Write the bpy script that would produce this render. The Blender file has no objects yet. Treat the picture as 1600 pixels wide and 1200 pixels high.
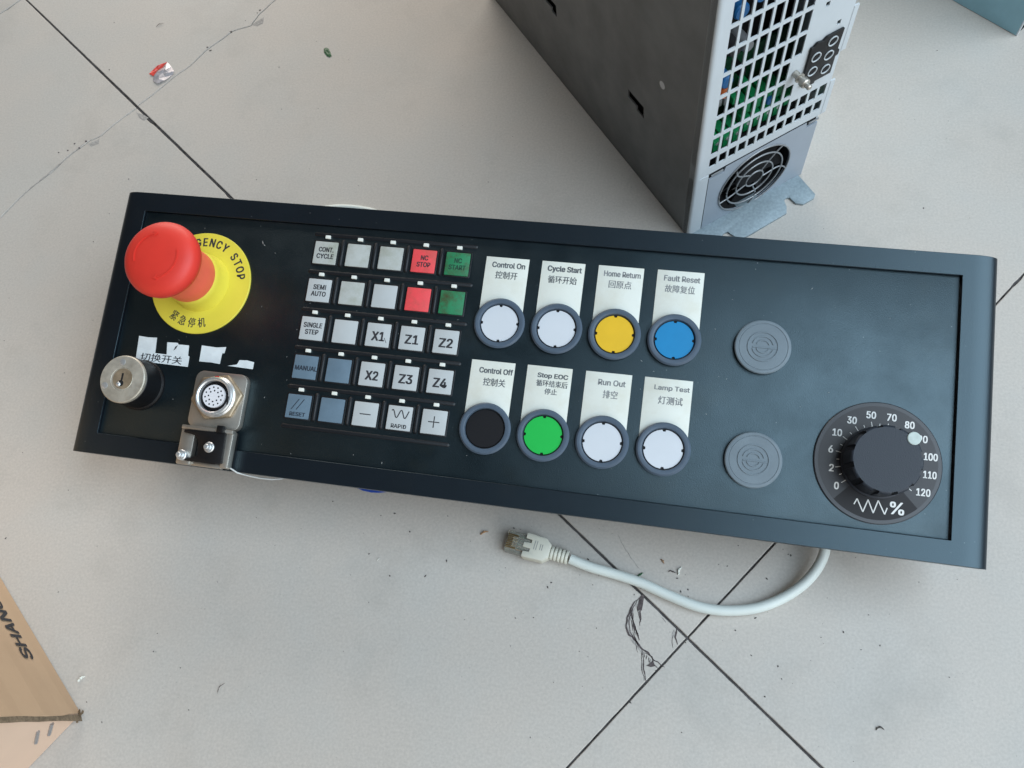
import bpy, bmesh, math, random
from mathutils import Vector, Matrix
sc = bpy.context.scene
COL = sc.collection
MM = 0.001
R = math.radians
random.seed(7)

# ------------------------------------------------------------------ camera
cam_d = bpy.data.cameras.new('camera')
cam = bpy.data.objects.new('camera', cam_d)
COL.objects.link(cam)
cam_d.sensor_width = 36.0
cam_d.lens = 36.0 * 1308.776 / 1600.0
cam_d.clip_start = 0.01
cam_d.clip_end = 60
cam.matrix_world = Matrix(((0.983074, -0.088176, 0.160591, -0.031759),
                           (0.145494, 0.908453, -0.391848, -0.065069),
                           (-0.111338, 0.408581, 0.905906, 0.465956),
                           (0, 0, 0, 1)))
sc.camera = cam

# ------------------------------------------------------------------ light
world = bpy.data.worlds.new("World")
sc.world = world
world.use_nodes = True
bg = world.node_tree.nodes['Background']
bg.inputs[0].default_value = (0.52, 0.50, 0.46, 1)
bg.inputs[1].default_value = 0.09


def area(name, loc, target, sx, sy, power, color):
    d = bpy.data.lights.new(name, 'AREA')
    d.shape = 'RECTANGLE'
    d.size, d.size_y = sx, sy
    d.energy = power
    d.color = color
    o = bpy.data.objects.new(name, d)
    COL.objects.link(o)
    o.location = loc
    o.rotation_euler = (Vector(target) - Vector(loc)).to_track_quat('-Z', 'Y').to_euler()
    return o


area('doorway_light', (1.32, -0.15, 1.75), (0.1, 0.1, 0), 2.4, 1.9, 78, (0.72, 0.87, 1.0))
area('back_fill_light', (-0.7, 2.5, 0.95), (-0.1, 0.2, 0), 2.6, 1.2, 60, (1.0, 0.92, 0.83))  # added warm fill that evens out the floor, kept clear of the panel's reflection
area('low_fill_light', (1.25, -1.75, 0.95), (0.05, 0.05, 0), 2.0, 1.3, 20, (1.0, 0.94, 0.86))  # added fill, no window behind it; lifts the floor along the panel's lower edge

sc.view_settings.view_transform = 'Standard'
sc.view_settings.look = 'None'
sc.view_settings.exposure = 0.0
sc.view_settings.gamma = 1.0


# ------------------------------------------------------------------ materials
def mat(name, color, rough=0.5, metal=0.0, vary=0.0, vscale=40.0, bump=0.0, bscale=800.0,
        specks=None, spec_col=(0.3, 0.3, 0.3), spec_scale=120.0, spec_r=0.06, rvary=0.0, coat=0.0,
        dirt=None, dlo=0.52, dirt_scale=18.0, dirt_amt=0.0, ior=1.45, mottle=None, grain=0.0, tint=None, trans=0.0, streak=0.0):
    m = bpy.data.materials.new(name)
    m.use_nodes = True
    nt = m.node_tree
    b = nt.nodes['Principled BSDF']
    b.inputs['Base Color'].default_value = (*color, 1)
    b.inputs['Roughness'].default_value = rough
    b.inputs['Metallic'].default_value = metal
    b.inputs['IOR'].default_value = ior
    if tint:
        b.inputs['Specular Tint'].default_value = (*tint, 1)
    b.inputs['Coat Weight'].default_value = coat
    b.inputs['Transmission Weight'].default_value = trans
    if coat:
        b.inputs['Coat Roughness'].default_value = 0.2
    tc = nt.nodes.new('ShaderNodeTexCoord')
    one = nt.nodes.new('ShaderNodeValue')
    one.outputs[0].default_value = 1.0

    def noise(scale, detail=6, rough_=0.6, vec=None):
        n = nt.nodes.new('ShaderNodeTexNoise')
        n.inputs['Scale'].default_value = scale
        n.inputs['Detail'].default_value = detail
        n.inputs['Roughness'].default_value = rough_
        nt.links.new(vec if vec else tc.outputs['Object'], n.inputs['Vector'])
        return n

    def mix(fac_socket, c1, c2, blend='MIX'):
        x = nt.nodes.new('ShaderNodeMix')
        x.data_type = 'RGBA'
        x.blend_type = blend
        nt.links.new(fac_socket, x.inputs[0])
        for s, c in ((x.inputs[6], c1), (x.inputs[7], c2)):
            if isinstance(c, tuple):
                s.default_value = (*c, 1)
            else:
                nt.links.new(c, s)
        return x.outputs[2]

    def ramp(sock, a, b_, lo=0.0, hi=1.0):
        r_ = nt.nodes.new('ShaderNodeMapRange')
        r_.inputs[1].default_value = a
        r_.inputs[2].default_value = b_
        r_.inputs[3].default_value = lo
        r_.inputs[4].default_value = hi
        nt.links.new(sock, r_.inputs[0])
        return r_.outputs[0]
    cur = color
    if vary:
        n = noise(vscale)
        lo = tuple(max(0, c * (1 - vary)) for c in color)
        hi = tuple(min(1, c * (1 + vary)) for c in color)
        cur = mix(ramp(n.outputs[0], 0.3, 0.7), lo, hi)
    if mottle:
        n = noise(vscale * 3.3, 4, 0.55)
        cur = mix(ramp(n.outputs[0], 0.42, 0.66), cur, mottle)
    if grain:
        n = noise(700, 2, 0.6)
        g1 = tuple(c * (1 - grain) for c in (1, 1, 1))
        g2 = tuple(c * (1 + grain) for c in (1, 1, 1))
        cur = mix(one.outputs[0], cur, mix(ramp(n.outputs[0], 0.3, 0.7), g1, g2), 'MULTIPLY')
    if streak:
        mp = nt.nodes.new('ShaderNodeMapping')
        mp.inputs['Scale'].default_value = (3, 90, 90)
        nt.links.new(tc.outputs['Object'], mp.inputs[0])
        n = noise(12, 5, 0.7, mp.outputs[0])
        dark = tuple(c * (1 - streak) for c in color)
        cur = mix(ramp(n.outputs[0], 0.45, 0.75), cur, dark)
    if dirt:
        n = noise(dirt_scale, 8, 0.7)
        cur = mix(ramp(n.outputs[0], dlo, dlo + 0.23, 0, dirt_amt), cur, dirt)
    if specks:
        v = nt.nodes.new('ShaderNodeTexVoronoi')
        v.voronoi_dimensions = '2D'
        v.inputs['Scale'].default_value = spec_scale
        nt.links.new(tc.outputs['Object'], v.inputs['Vector'])
        n = noise(spec_scale * 0.35, 2)
        m1 = nt.nodes.new('ShaderNodeMath')
        m1.operation = 'MULTIPLY'
        nt.links.new(ramp(v.outputs['Distance'], spec_r, spec_r * 0.6), m1.inputs[0])
        nt.links.new(ramp(n.outputs[0], 0.5, 0.62, 0, specks), m1.inputs[1])
        cur = mix(m1.outputs[0], cur, spec_col)
    if not isinstance(cur, tuple):
        nt.links.new(cur, b.inputs['Base Color'])
    if rvary:
        n = noise(vscale * 1.7)
        nt.links.new(ramp(n.outputs[0], 0.3, 0.7, max(0.02, rough - rvary), rough + rvary), b.inputs['Roughness'])
    if bump:
        n = noise(bscale, 3)
        bp = nt.nodes.new('ShaderNodeBump')
        bp.inputs['Strength'].default_value = bump
        bp.inputs['Distance'].default_value = 0.0004
        nt.links.new(n.outputs[0], bp.inputs['Height'])
        nt.links.new(bp.outputs[0], b.inputs['Normal'])
    return m


M_tile = mat('tile', (0.500, 0.462, 0.418), 0.5, vary=0.035, vscale=5, bump=0.08, bscale=400, specks=0.5, mottle=(0.482, 0.458, 0.422), grain=0.075,
             spec_col=(0.2, 0.19, 0.18), spec_scale=120, spec_r=0.035, dirt=(0.33, 0.31, 0.28), dirt_scale=14, dirt_amt=0.42, rvary=0.08)
M_grout = mat('grout', (0.065, 0.06, 0.06), 0.9, vary=0.7, vscale=130, bump=0.5)
M_glaze_dirt = mat('cracked glaze', (0.085, 0.07, 0.07), 0.9, vary=0.5, vscale=600)
M_glaze_soft = mat('scuffed glaze', (0.36, 0.34, 0.32), 0.8, vary=0.3, vscale=600)
M_bezel = mat('bezel paint', (0.005, 0.007, 0.011), 0.35, vary=0.12, vscale=60, bump=0.14, bscale=1500, specks=0.4,
              spec_col=(0.16, 0.17, 0.17), spec_scale=60, spec_r=0.022, dirt=(0.016, 0.015, 0.013), dirt_scale=14, dirt_amt=0.4, ior=1.65, tint=(0.64, 0.88, 1.0))
M_plate = mat('front plate foil', (0.004, 0.0075, 0.010), 0.38, vary=0.12, vscale=25, bump=0.25, bscale=2200, specks=0.6,
              spec_col=(0.25, 0.26, 0.25), spec_scale=55, spec_r=0.02, dirt=(0.014, 0.014, 0.010), dirt_scale=16, dirt_amt=0.7, rvary=0.07, ior=1.65, tint=(0.64, 0.88, 1.0))
M_rib = mat('keypad rib', (0.006, 0.008, 0.011), 0.5)  # near-black base colour also carries the shade on the ribs
M_well = mat('key surround', (0.006, 0.007, 0.009), 0.45)
M_black = mat('black plastic', (0.004, 0.004, 0.005), 0.45, bump=0.1)
M_housing = mat('rear housing', (0.03, 0.03, 0.032), 0.6, vary=0.2)
M_key = mat('white key', (0.44, 0.46, 0.44), 0.5, vary=0.06, vscale=90, dirt=(0.25, 0.26, 0.18), dlo=0.45, dirt_scale=80, dirt_amt=0.6)
M_keyclean = mat('clean white key', (0.46, 0.485, 0.49), 0.5, vary=0.04, vscale=90)
M_keyblue = mat('blue grey key', (0.12, 0.18, 0.235), 0.5, vary=0.10, vscale=110)
M_keyred = mat('red key', (0.80, 0.075, 0.085), 0.5, vary=0.06, vscale=120, dirt=(0.28, 0.09, 0.06), dlo=0.46, dirt_scale=110, dirt_amt=0.6)
M_keygreen = mat('green key', (0.02, 0.20, 0.085), 0.5, vary=0.12, vscale=120, dirt=(0.06, 0.05, 0.02), dlo=0.46, dirt_scale=110, dirt_amt=1.0)
M_led = mat('indicator window', (0.75, 0.76, 0.70), 0.4)
M_ink = mat('black print', (0.03, 0.03, 0.035), 0.7)
M_inkfade = mat('faded grey print', (0.10, 0.11, 0.12), 0.8, vary=0.5, vscale=500)
M_inkpale = mat('paler grey print', (0.20, 0.21, 0.22), 0.8, vary=0.35, vscale=500)
M_inkgrn = mat('print on green key', (0.012, 0.06, 0.035), 0.7)
M_inkblue = mat('print on blue key', (0.02, 0.03, 0.045), 0.7)
M_label = mat('label card', (0.71, 0.73, 0.67), 0.55, vary=0.03, vscale=60, dirt=(0.55, 0.52, 0.40), dlo=0.46, dirt_scale=45, dirt_amt=0.4)
M_ring = mat('blue grey ring', (0.075, 0.105, 0.145), 0.4, vary=0.08, vscale=120, bump=0.06)
M_plug = mat('blanking plug plastic', (0.15, 0.19, 0.22), 0.5, vary=0.08, vscale=90, bump=0.08)
M_lwhite = mat('white lens', (0.62, 0.65, 0.69), 0.45, vary=0.03, coat=0.35, specks=0.35, spec_col=(0.25, 0.22, 0.18), spec_scale=260, spec_r=0.03)
M_lyellow = mat('yellow lens', (0.78, 0.48, 0.02), 0.45, vary=0.06, coat=0.35, specks=0.35, spec_col=(0.25, 0.22, 0.18), spec_scale=260, spec_r=0.03)
M_lblue = mat('blue lens', (0.006, 0.215, 0.47), 0.45, vary=0.08, coat=0.35, specks=0.35, spec_col=(0.25, 0.22, 0.18), spec_scale=260, spec_r=0.03)
M_lgreen = mat('green lens', (0.01, 0.47, 0.07), 0.45, vary=0.06, coat=0.35, specks=0.35, spec_col=(0.25, 0.22, 0.18), spec_scale=260, spec_r=0.03)
M_lblack = mat('black lens', (0.004, 0.004, 0.006), 0.5)
M_dial = mat('dial plate', (0.017, 0.016, 0.019), 0.38, vary=0.1, vscale=60)
M_dialrim = mat('dial plate rim', (0.032, 0.034, 0.04), 0.3)
M_dialwedge = mat('dial wedge', (0.006, 0.005, 0.007), 0.6)
M_knob = mat('dial knob', (0.017, 0.023, 0.034), 0.5, bump=0.3, bscale=1800)
M_whiteprint = mat('white print', (0.72, 0.72, 0.70), 0.6)
M_pointer = mat('pointer dot', (0.50, 0.58, 0.55), 0.5, vary=0.12, vscale=300)
M_yellow = mat('yellow disc', (0.70, 0.61, 0.065), 0.42, vary=0.04, vscale=40)
M_red = mat('red mushroom cap', (0.68, 0.040, 0.026), 0.5, vary=0.05, vscale=60)
M_redstem = mat('orange red stem', (0.90, 0.125, 0.09), 0.42, vary=0.05, vscale=60)
M_nickel = mat('worn nickel', (0.52, 0.49, 0.42), 0.5, metal=0.55, vary=0.18, vscale=150, rvary=0.1, dirt=(0.25, 0.19, 0.12), dirt_scale=60, dirt_amt=0.5)
M_brass = mat('dull brass', (0.42, 0.34, 0.24), 0.5, metal=0.7, vary=0.25, vscale=200)
M_plate_m = mat('bracket steel', (0.50, 0.47, 0.42), 0.42, metal=0.85, vary=0.15, vscale=90, dirt=(0.22, 0.17, 0.12), dirt_scale=45, dirt_amt=0.6)
M_chrome = mat('bright steel', (0.70, 0.72, 0.73), 0.36, metal=0.75)
M_insert = mat('pin insert', (0.75, 0.75, 0.78), 0.5)
M_redink = mat('red mark', (0.6, 0.03, 0.03), 0.6)
M_cable = mat('cable sheath', (0.62, 0.67, 0.64), 0.42, vary=0.03, vscale=60, bump=0.03)
M_boot = mat('plug boot', (0.60, 0.60, 0.52), 0.5, vary=0.03, vscale=60)
M_clear = mat('clear connector', (0.70, 0.72, 0.66), 0.12, trans=0.8, ior=1.4)
M_gold = mat('gold contact', (0.75, 0.50, 0.20), 0.3, metal=1.0)
M_wireo = mat('orange wire', (0.45, 0.2, 0.05), 0.5)
M_wireg = mat('green wire', (0.08, 0.22, 0.08), 0.5)
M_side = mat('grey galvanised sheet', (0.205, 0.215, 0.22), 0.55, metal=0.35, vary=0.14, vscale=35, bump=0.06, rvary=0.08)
M_front = mat('light zinc sheet', (0.56, 0.605, 0.635), 0.45, metal=0.1, vary=0.04, vscale=30, bump=0.04, bscale=500)
M_fanplate = mat('fan plate', (0.34, 0.385, 0.44), 0.42, metal=0.15, vary=0.05, vscale=30)
M_flange = mat('spangled zinc', (0.27, 0.33, 0.36), 0.5, metal=0.25, vary=0.16, vscale=500)
M_dark = mat('dark interior', (0.008, 0.008, 0.009), 0.8)
M_fan = mat('fan plastic', (0.012, 0.012, 0.013), 0.45)
M_grille = mat('grille wire', (0.30, 0.31, 0.32), 0.4, metal=0.5)
M_pcb = mat('circuit board', (0.006, 0.05, 0.022), 0.4, vary=0.5, vscale=300)
M_term = mat('green terminal block', (0.01, 0.24, 0.08), 0.35, vary=0.1)
M_cap = mat('blue capacitor', (0.02, 0.14, 0.36), 0.35)
M_capo = mat('orange capacitor', (0.55, 0.13, 0.03), 0.4)
M_blueb = mat('blue grey paint', (0.20, 0.36, 0.43), 0.5, vary=0.06, vscale=80, specks=0.8, spec_col=(0.03, 0.04, 0.05), spec_scale=90, spec_r=0.06)
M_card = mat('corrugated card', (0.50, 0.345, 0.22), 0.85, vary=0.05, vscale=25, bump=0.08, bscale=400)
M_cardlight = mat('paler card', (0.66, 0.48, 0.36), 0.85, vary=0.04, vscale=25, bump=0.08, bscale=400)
M_cardedge = mat('raw card edge', (0.19, 0.14, 0.09), 0.95, vary=0.4, vscale=500, bump=0.6)
M_staple = mat('staple wire', (0.45, 0.46, 0.48), 0.3, metal=0.8)
M_foil_r = mat('red foil print', (0.75, 0.08, 0.06), 0.3, vary=0.5, vscale=300)
M_foil_s = mat('silver foil', (0.55, 0.52, 0.54), 0.35, metal=0.4, vary=0.3, vscale=350)
M_leaf = mat('dark green leaf', (0.015, 0.09, 0.03), 0.5, vary=0.3, vscale=300)
M_bark = mat('wood sliver', (0.33, 0.20, 0.11), 0.8, vary=0.3, vscale=400)
M_dust = mat('dark grit', (0.09, 0.085, 0.08), 0.9)
M_paper = mat('paper tape', (0.66, 0.72, 0.74), 0.6, vary=0.10, vscale=130)
M_wirewhite = mat('thin grey white wire', (0.55, 0.56, 0.55), 0.4)
M_bluewire = mat('blue rubber', (0.01, 0.05, 0.30), 0.4)


# ------------------------------------------------------------------ mesh building
class MB:
    """collects shapes given in millimetres"""

    def __init__(self):
        self.v = []
        self.f = []

    def add(self, vs, fs, M=None):
        n = len(self.v)
        for p in vs:
            p = Vector(p)
            if M is not None:
                p = M @ p
            self.v.append(tuple(p * MM))
        for q in fs:
            self.f.append([n + i for i in q])
        return self

    def box(self, x0, x1, y0, y1, z0, z1, M=None):
        return self.add([(x0, y0, z0), (x1, y0, z0), (x1, y1, z0), (x0, y1, z0), (x0, y0, z1), (x1, y0, z1), (x1, y1, z1), (x0, y1, z1)],
                        [(0, 3, 2, 1), (4, 5, 6, 7), (0, 1, 5, 4), (1, 2, 6, 5), (2, 3, 7, 6), (3, 0, 4, 7)], M)

    def prism(self, poly, z0, z1, M=None):
        n = len(poly)
        ar = sum(poly[i][0] * poly[(i + 1) % n][1] - poly[(i + 1) % n][0] * poly[i][1] for i in range(n))
        if ar < 0:
            poly = list(reversed(poly))
        return self.add([(x, y, z0) for x, y in poly] + [(x, y, z1) for x, y in poly],
                        [list(range(n))[::-1], list(range(n, 2 * n))] + [(i, (i + 1) % n, n + (i + 1) % n, n + i) for i in range(n)], M)

    def lathe(self, cx, cy, prof, n=48, M=None, flute=None):
        """profile (r, z) from the outside bottom to the axis at the top"""
        vs = []
        fs = []
        m = len(prof)
        for k in range(n):
            a = 2 * math.pi * k / n
            for r, z in prof:
                rr = r if flute is None else flute(a, r, z)
                vs.append((cx + rr * math.cos(a), cy + rr * math.sin(a), z))
        for k in range(n):
            k2 = (k + 1) % n
            for j in range(m - 1):
                fs.append((k * m + j, k2 * m + j, k2 * m + j + 1, k * m + j + 1))
        return self.add(vs, fs, M)

    def tube(self, path, r, n=10, M=None, cap=True):
        P = [Vector(p) for p in path]
        vs = []
        fs = []
        up = Vector((0, 0, 1))
        for i, p in enumerate(P):
            t = (P[min(i + 1, len(P) - 1)] - P[max(i - 1, 0)]).normalized()
            a = t.cross(up)
            if a.length < 1e-3:
                a = t.cross(Vector((0, 1, 0)))
            a.normalize()
            b = a.cross(t)
            rr = r[i] if isinstance(r, (list, tuple)) else r
            for k in range(n):
                th = 2 * math.pi * k / n
                vs.append(p + a * (rr * math.cos(th)) + b * (rr * math.sin(th)))
        for i in range(len(P) - 1):
            for k in range(n):
                k2 = (k + 1) % n
                fs.append((i * n + k, i * n + k2, (i + 1) * n + k2, (i + 1) * n + k))
        if cap:
            fs.append(list(range(n))[::-1])
            fs.append([(len(P) - 1) * n + k for k in range(n)])
        return self.add(vs, fs, M)

    def build(self, name, m, parent=None, bevel=0.0, smooth=30, seg=2, merge=True):
        me = bpy.data.meshes.new(name)
        me.from_pydata(self.v, [], self.f)
        me.materials.append(m)
        bm = bmesh.new()
        bm.from_mesh(me)
        if merge:
            bmesh.ops.remove_doubles(bm, verts=bm.verts, dist=1e-7)
        bmesh.ops.dissolve_degenerate(bm, edges=bm.edges, dist=1e-7)
        bmesh.ops.recalc_face_normals(bm, faces=bm.faces)
        if bevel:
            es = [e for e in bm.edges if len(e.link_faces) == 2 and e.calc_face_angle(0) > R(35)]
            bmesh.ops.bevel(bm, geom=es, offset=bevel * MM, segments=seg, profile=0.5, affect='EDGES', clamp_overlap=True)
        bm.to_mesh(me)
        bm.free()
        if smooth:
            me.shade_smooth()
            me.set_sharp_from_angle(angle=R(smooth))
        o = bpy.data.objects.new(name, me)
        COL.objects.link(o)
        if parent:
            o.parent = parent
        return o


def empty(name, label, cat, loc=(0, 0, 0), rz=0.0, group=None):
    o = bpy.data.objects.new(name, None)
    o.empty_display_size = 0.02
    COL.objects.link(o)
    o.location = Vector(loc) * MM
    o.rotation_euler = (0, 0, rz)
    o['label'] = label
    o['category'] = cat
    if group:
        o['group'] = group
    return o


def tag(o, label, cat=None, group=None, kind=None):
    if label:
        o['label'] = label
    if cat:
        o['category'] = cat
    if group:
        o['group'] = group
    if kind:
        o['kind'] = kind
    return o


def rrect(x0, x1, y0, y1, r, n=5):
    pts = []
    for cx_, cy_, a0 in ((x1 - r, y0 + r, -90), (x1 - r, y1 - r, 0), (x0 + r, y1 - r, 90), (x0 + r, y0 + r, 180)):
        for k in range(n + 1):
            a = R(a0 + 90 * k / n)
            pts.append((cx_ + r * math.cos(a), cy_ + r * math.sin(a)))
    return pts


def circ(cx_, cy_, r, n=32, a0=0, a1=360):
    full = abs(a1 - a0) >= 360
    return [(cx_ + r * math.cos(R(a0 + (a1 - a0) * k / (n if full else n - 1))), cy_ + r * math.sin(R(a0 + (a1 - a0) * k / (n if full else n - 1)))) for k in range(n)]


def arcband(mb, cx_, cy_, r0, r1, a0, a1, z0, z1, n=24, M=None):
    P = circ(cx_, cy_, r1, n, a0, a1) + circ(cx_, cy_, r0, n, a0, a1)[::-1]
    # build as quads so that the concave outline is safe
    vs = []
    fs = []
    for k in range(n):
        a = R(a0 + (a1 - a0) * k / (n - 1))
        for r in (r0, r1):
            for z in (z0, z1):
                vs.append((cx_ + r * math.cos(a), cy_ + r * math.sin(a), z))
    for k in range(n - 1):
        b0 = 4 * k
        b1 = b0 + 4
        fs += [(b0, b1, b1 + 1, b0 + 1), (b0 + 2, b0 + 3, b1 + 3, b1 + 2), (b0 + 1, b1 + 1, b1 + 3, b0 + 3), (b0, b0 + 2, b1 + 2, b1)]
    if abs(a1 - a0) < 360:
        fs += [(0, 1, 3, 2), (4 * n - 4, 4 * n - 2, 4 * n - 1, 4 * n - 3)]
    mb.add(vs, fs, M)


_glyph = {}
try:        # the grotesque that ships with Blender itself; its built-in default face otherwise
    FACE = bpy.data.fonts.load(bpy.utils.system_resource('DATAFILES', path='fonts') + '/Inter.woff2')
except Exception:
    FACE = None


def glyph(text, bold):
    """text outline at cap height about 1: vertices and faces in the plane"""
    key = (text, bold)
    if key in _glyph:
        return _glyph[key]
    cu = bpy.data.curves.new('lettering', 'FONT')
    cu.body = text.replace('I', '|') if FACE else text     # the face's capital I has serifs
    cu.size = 1.0
    if FACE and not any(ord(ch) > 255 for ch in text):
        cu.font = FACE
    cu.offset = bold
    cu.resolution_u = 3
    o = bpy.data.objects.new('lettering', cu)
    COL.objects.link(o)
    bpy.context.view_layer.update()
    dg = bpy.context.evaluated_depsgraph_get()
    me = bpy.data.meshes.new_from_object(o.evaluated_get(dg))
    vs = [tuple(v.co) for v in me.vertices]
    if FACE and 'I' in text:
        vs = [(v[0], min(0.512, max(0.0, v[1])), v[2]) for v in vs]
    fs = [tuple(p.vertices) for p in me.polygons]
    bpy.data.objects.remove(o)
    bpy.data.curves.remove(cu)
    bpy.data.meshes.remove(me)
    if vs:
        xs = [v[0] for v in vs]
        ys = [v[1] for v in vs]
        box = (min(xs), max(xs), min(ys), max(ys))
    else:
        box = (0, 0.3, 0, 0.7)
    _glyph[key] = (vs, fs, box)
    return _glyph[key]


def put_text(mb, text, cx_, cy_, z, height=None, width=None, bold=0.012, rot=0.0, M=None, slant=0.0, xs=None, weight=True):
    if any(ord(ch) > 255 for ch in text):
        bold = 0.0
    """centred flat print; height = height of its outline box, width = its width, in mm"""
    cjk = any(ord(ch) > 255 for ch in text)
    dw = 0.0 if cjk else bold * 1.5 * height
    vs, fs, (x0, x1, y0, y1) = glyph(text, 0.0)
    if not vs:
        return
    sy = height / (y1 - y0)
    sx = (width / (x1 - x0)) if width else sy * (xs or 0.9)
    c, s = math.cos(rot), math.sin(rot)
    passes = ((0, 0, 0), (0.09, 0.03, 0.012), (-0.09, -0.03, 0.024)) if cjk else ((0, 0, 0), (dw, dw * 0.5, 0.012), (-dw, -dw * 0.5, 0.024), (dw, -dw * 0.5, 0.036), (-dw, dw * 0.5, 0.048))
    if not weight:
        passes = passes[:1]
    for ox, oy, oz in passes:
        out = []
        for v in vs:
            x = (v[0] - (x0 + x1) / 2) * sx + ox
            y = (v[1] - (y0 + y1) / 2) * sy + oy
            x += slant * y
            out.append((cx_ + c * x - s * y, cy_ + s * x + c * y, z + oz))
        mb.add(out, fs, M)


# ------------------------------------------------------------------ floor
YAW = -0.6597726
E1 = Vector((math.cos(YAW), math.sin(YAW)))
E2 = Vector((-math.sin(YAW), math.cos(YAW)))
T = 740.0
Mt = Matrix.Rotation(YAW, 4, 'Z')
floor = MB().box(-3000, 3000, -3000, 3000, -12, -1.1).build('floor', M_grout, smooth=0)
tag(floor, 'pale grey floor of large square tiles with dark joints', kind='structure')
crack = [(-300, 560), (-330, 502), (-356.5, 455.2), (-366.0, 439.5), (-369.5, 426.9), (-382.6, 421.0), (-392.6, 408.4), (-400.5, 398.7), (-408.2, 383.1), (-418.7, 370.2),
         (-429.4, 353.6), (-438.8, 338.5), (-442.0, 335.2), (-451.3, 323.5), (-458.7, 311.3), (-466.4, 306.0), (-479.1, 290.1), (-486.4, 274.7), (-496.9, 261.2),
         (-503.1, 250.3), (-508.0, 239.9), (-514, 226)]
ct = [(Vector(q).dot(E1), Vector(q).dot(E2)) for q in crack]


def rough_line(pts, amp, step):
    out = [pts[0]]
    for a, b in zip(pts, pts[1:]):
        L = math.hypot(b[0] - a[0], b[1] - a[1])
        n = max(1, int(L / step))
        for k in range(1, n + 1):
            t = k / n
            j = amp if k < n else amp * 0.5
            out.append((a[0] + (b[0] - a[0]) * t + random.uniform(-j, j), a[1] + (b[1] - a[1]) * t + random.uniform(-j, j)))
    return out


upA = rough_line([q for q in reversed(ct) if q[1] > 1.5] + [(-548, 760)], 0.3, 4)
upA = [q for q in upA if 0.7 < q[1] < T - 1]
upA = [(upA[0][0], 0.8)] + upA + [(upA[-1][0], T - 0.8)]
dnB = rough_line([q for q in ct if q[1] < -1.5] + [(-536, -300), (-548, -760)], 0.3, 4)
dnB = [q for q in dnB if -T + 1 < q[1] < -0.9]
dnB = [(dnB[0][0], -1.0)] + dnB + [(dnB[-1][0], -T + 0.8)]


def chipped(poly):
    """a worn outline: small wobble and now and then a chip along every long edge"""
    cx_ = sum(p[0] for p in poly) / len(poly)
    cy_ = sum(p[1] for p in poly) / len(poly)
    out = []
    for a, b in zip(poly, poly[1:] + poly[:1]):
        L = math.hypot(b[0] - a[0], b[1] - a[1])
        out.append(a)
        if L < 60:
            continue
        nx, ny = -(b[1] - a[1]) / L, (b[0] - a[0]) / L
        if (cx_ - a[0]) * nx + (cy_ - a[1]) * ny < 0:
            nx, ny = -nx, -ny
        n_ = int(L / 4)
        chip = 0
        for k in range(1, n_):
            t = k / n_
            if chip == 0 and random.random() < 0.02:
                chip = random.choice((1, 2))
            d = random.uniform(0, 0.16)
            if chip:
                d = random.uniform(0.35, 1.0)
                chip -= 1
            out.append((a[0] + (b[0] - a[0]) * t + nx * d, a[1] + (b[1] - a[1]) * t + ny * d))
    return out


def tile(poly, dz=0.0):
    mb = MB()
    mb.prism(poly, -9, dz, Mt)
    o = mb.build('tile', M_tile, floor, bevel=0.35, smooth=0, seg=1)
    return o


for i in range(-4, 4):
    for j in range(-4, 4):
        x0, x1, y0, y1 = i * T + 0.42, (i + 1) * T - 0.42, j * T + 0.58, (j + 1) * T - 0.58
        dz = random.uniform(-0.15, 0.0)
        if (i, j) == (-1, 0):
            g = 0.3
            tile(chipped([(x0, y0)] + [(x - g, y) for x, y in upA] + [(x0, y1)]), 0)
            tile(chipped([(x + g, y) for x, y in upA] + [(x1, y1), (x1, y0)]), -0.05)
        elif (i, j) == (-1, -1):
            g = 0.3
            tile(chipped([(x0, y1)] + [(x - g, y) for x, y in dnB] + [(x0, y0)]), -0.05)
            tile(chipped([(x + g, y) for x, y in dnB] + [(x1, y0), (x1, y1)]), -0.1)
        elif -2 <= i <= 0 and -2 <= j <= 0:
            tile(chipped([(x0, y0), (x1, y0), (x1, y1), (x0, y1)]), dz)
        else:
            tile([(x0, y0), (x1, y0), (x1, y1), (x0, y1)], dz)


def strip(mb, pts, w, z0=-0.3, z1=0.12, jit=0.3, step=1.6):
    """ragged tapering line of dirt in the glaze"""
    P = rough_line(pts, jit, step)
    n = len(P)
    L = []
    Rr = []
    for i, p in enumerate(P):
        a = P[max(0, i - 1)]
        b = P[min(n - 1, i + 1)]
        d = Vector((b[0] - a[0], b[1] - a[1]))
        d = d.normalized() if d.length > 0 else Vector((1, 0))
        nn = Vector((-d.y, d.x))
        t = min(1, 4 * i / n, 4 * (n - 1 - i) / n)
        ww = w * 0.5 * (0.25 + 0.75 * t) * random.uniform(0.6, 1.3)
        L.append((p[0] + nn.x * ww, p[1] + nn.y * ww))
        Rr.append((p[0] - nn.x * ww, p[1] - nn.y * ww))
    for i in range(n - 1):
        mb.add([(*L[i], z0), (*L[i + 1], z0), (*Rr[i + 1], z0), (*Rr[i], z0), (*L[i], z1), (*L[i + 1], z1), (*Rr[i + 1], z1), (*Rr[i], z1)],
               [(4, 7, 6, 5), (0, 4, 5, 1), (2, 6, 7, 3)])


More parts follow.
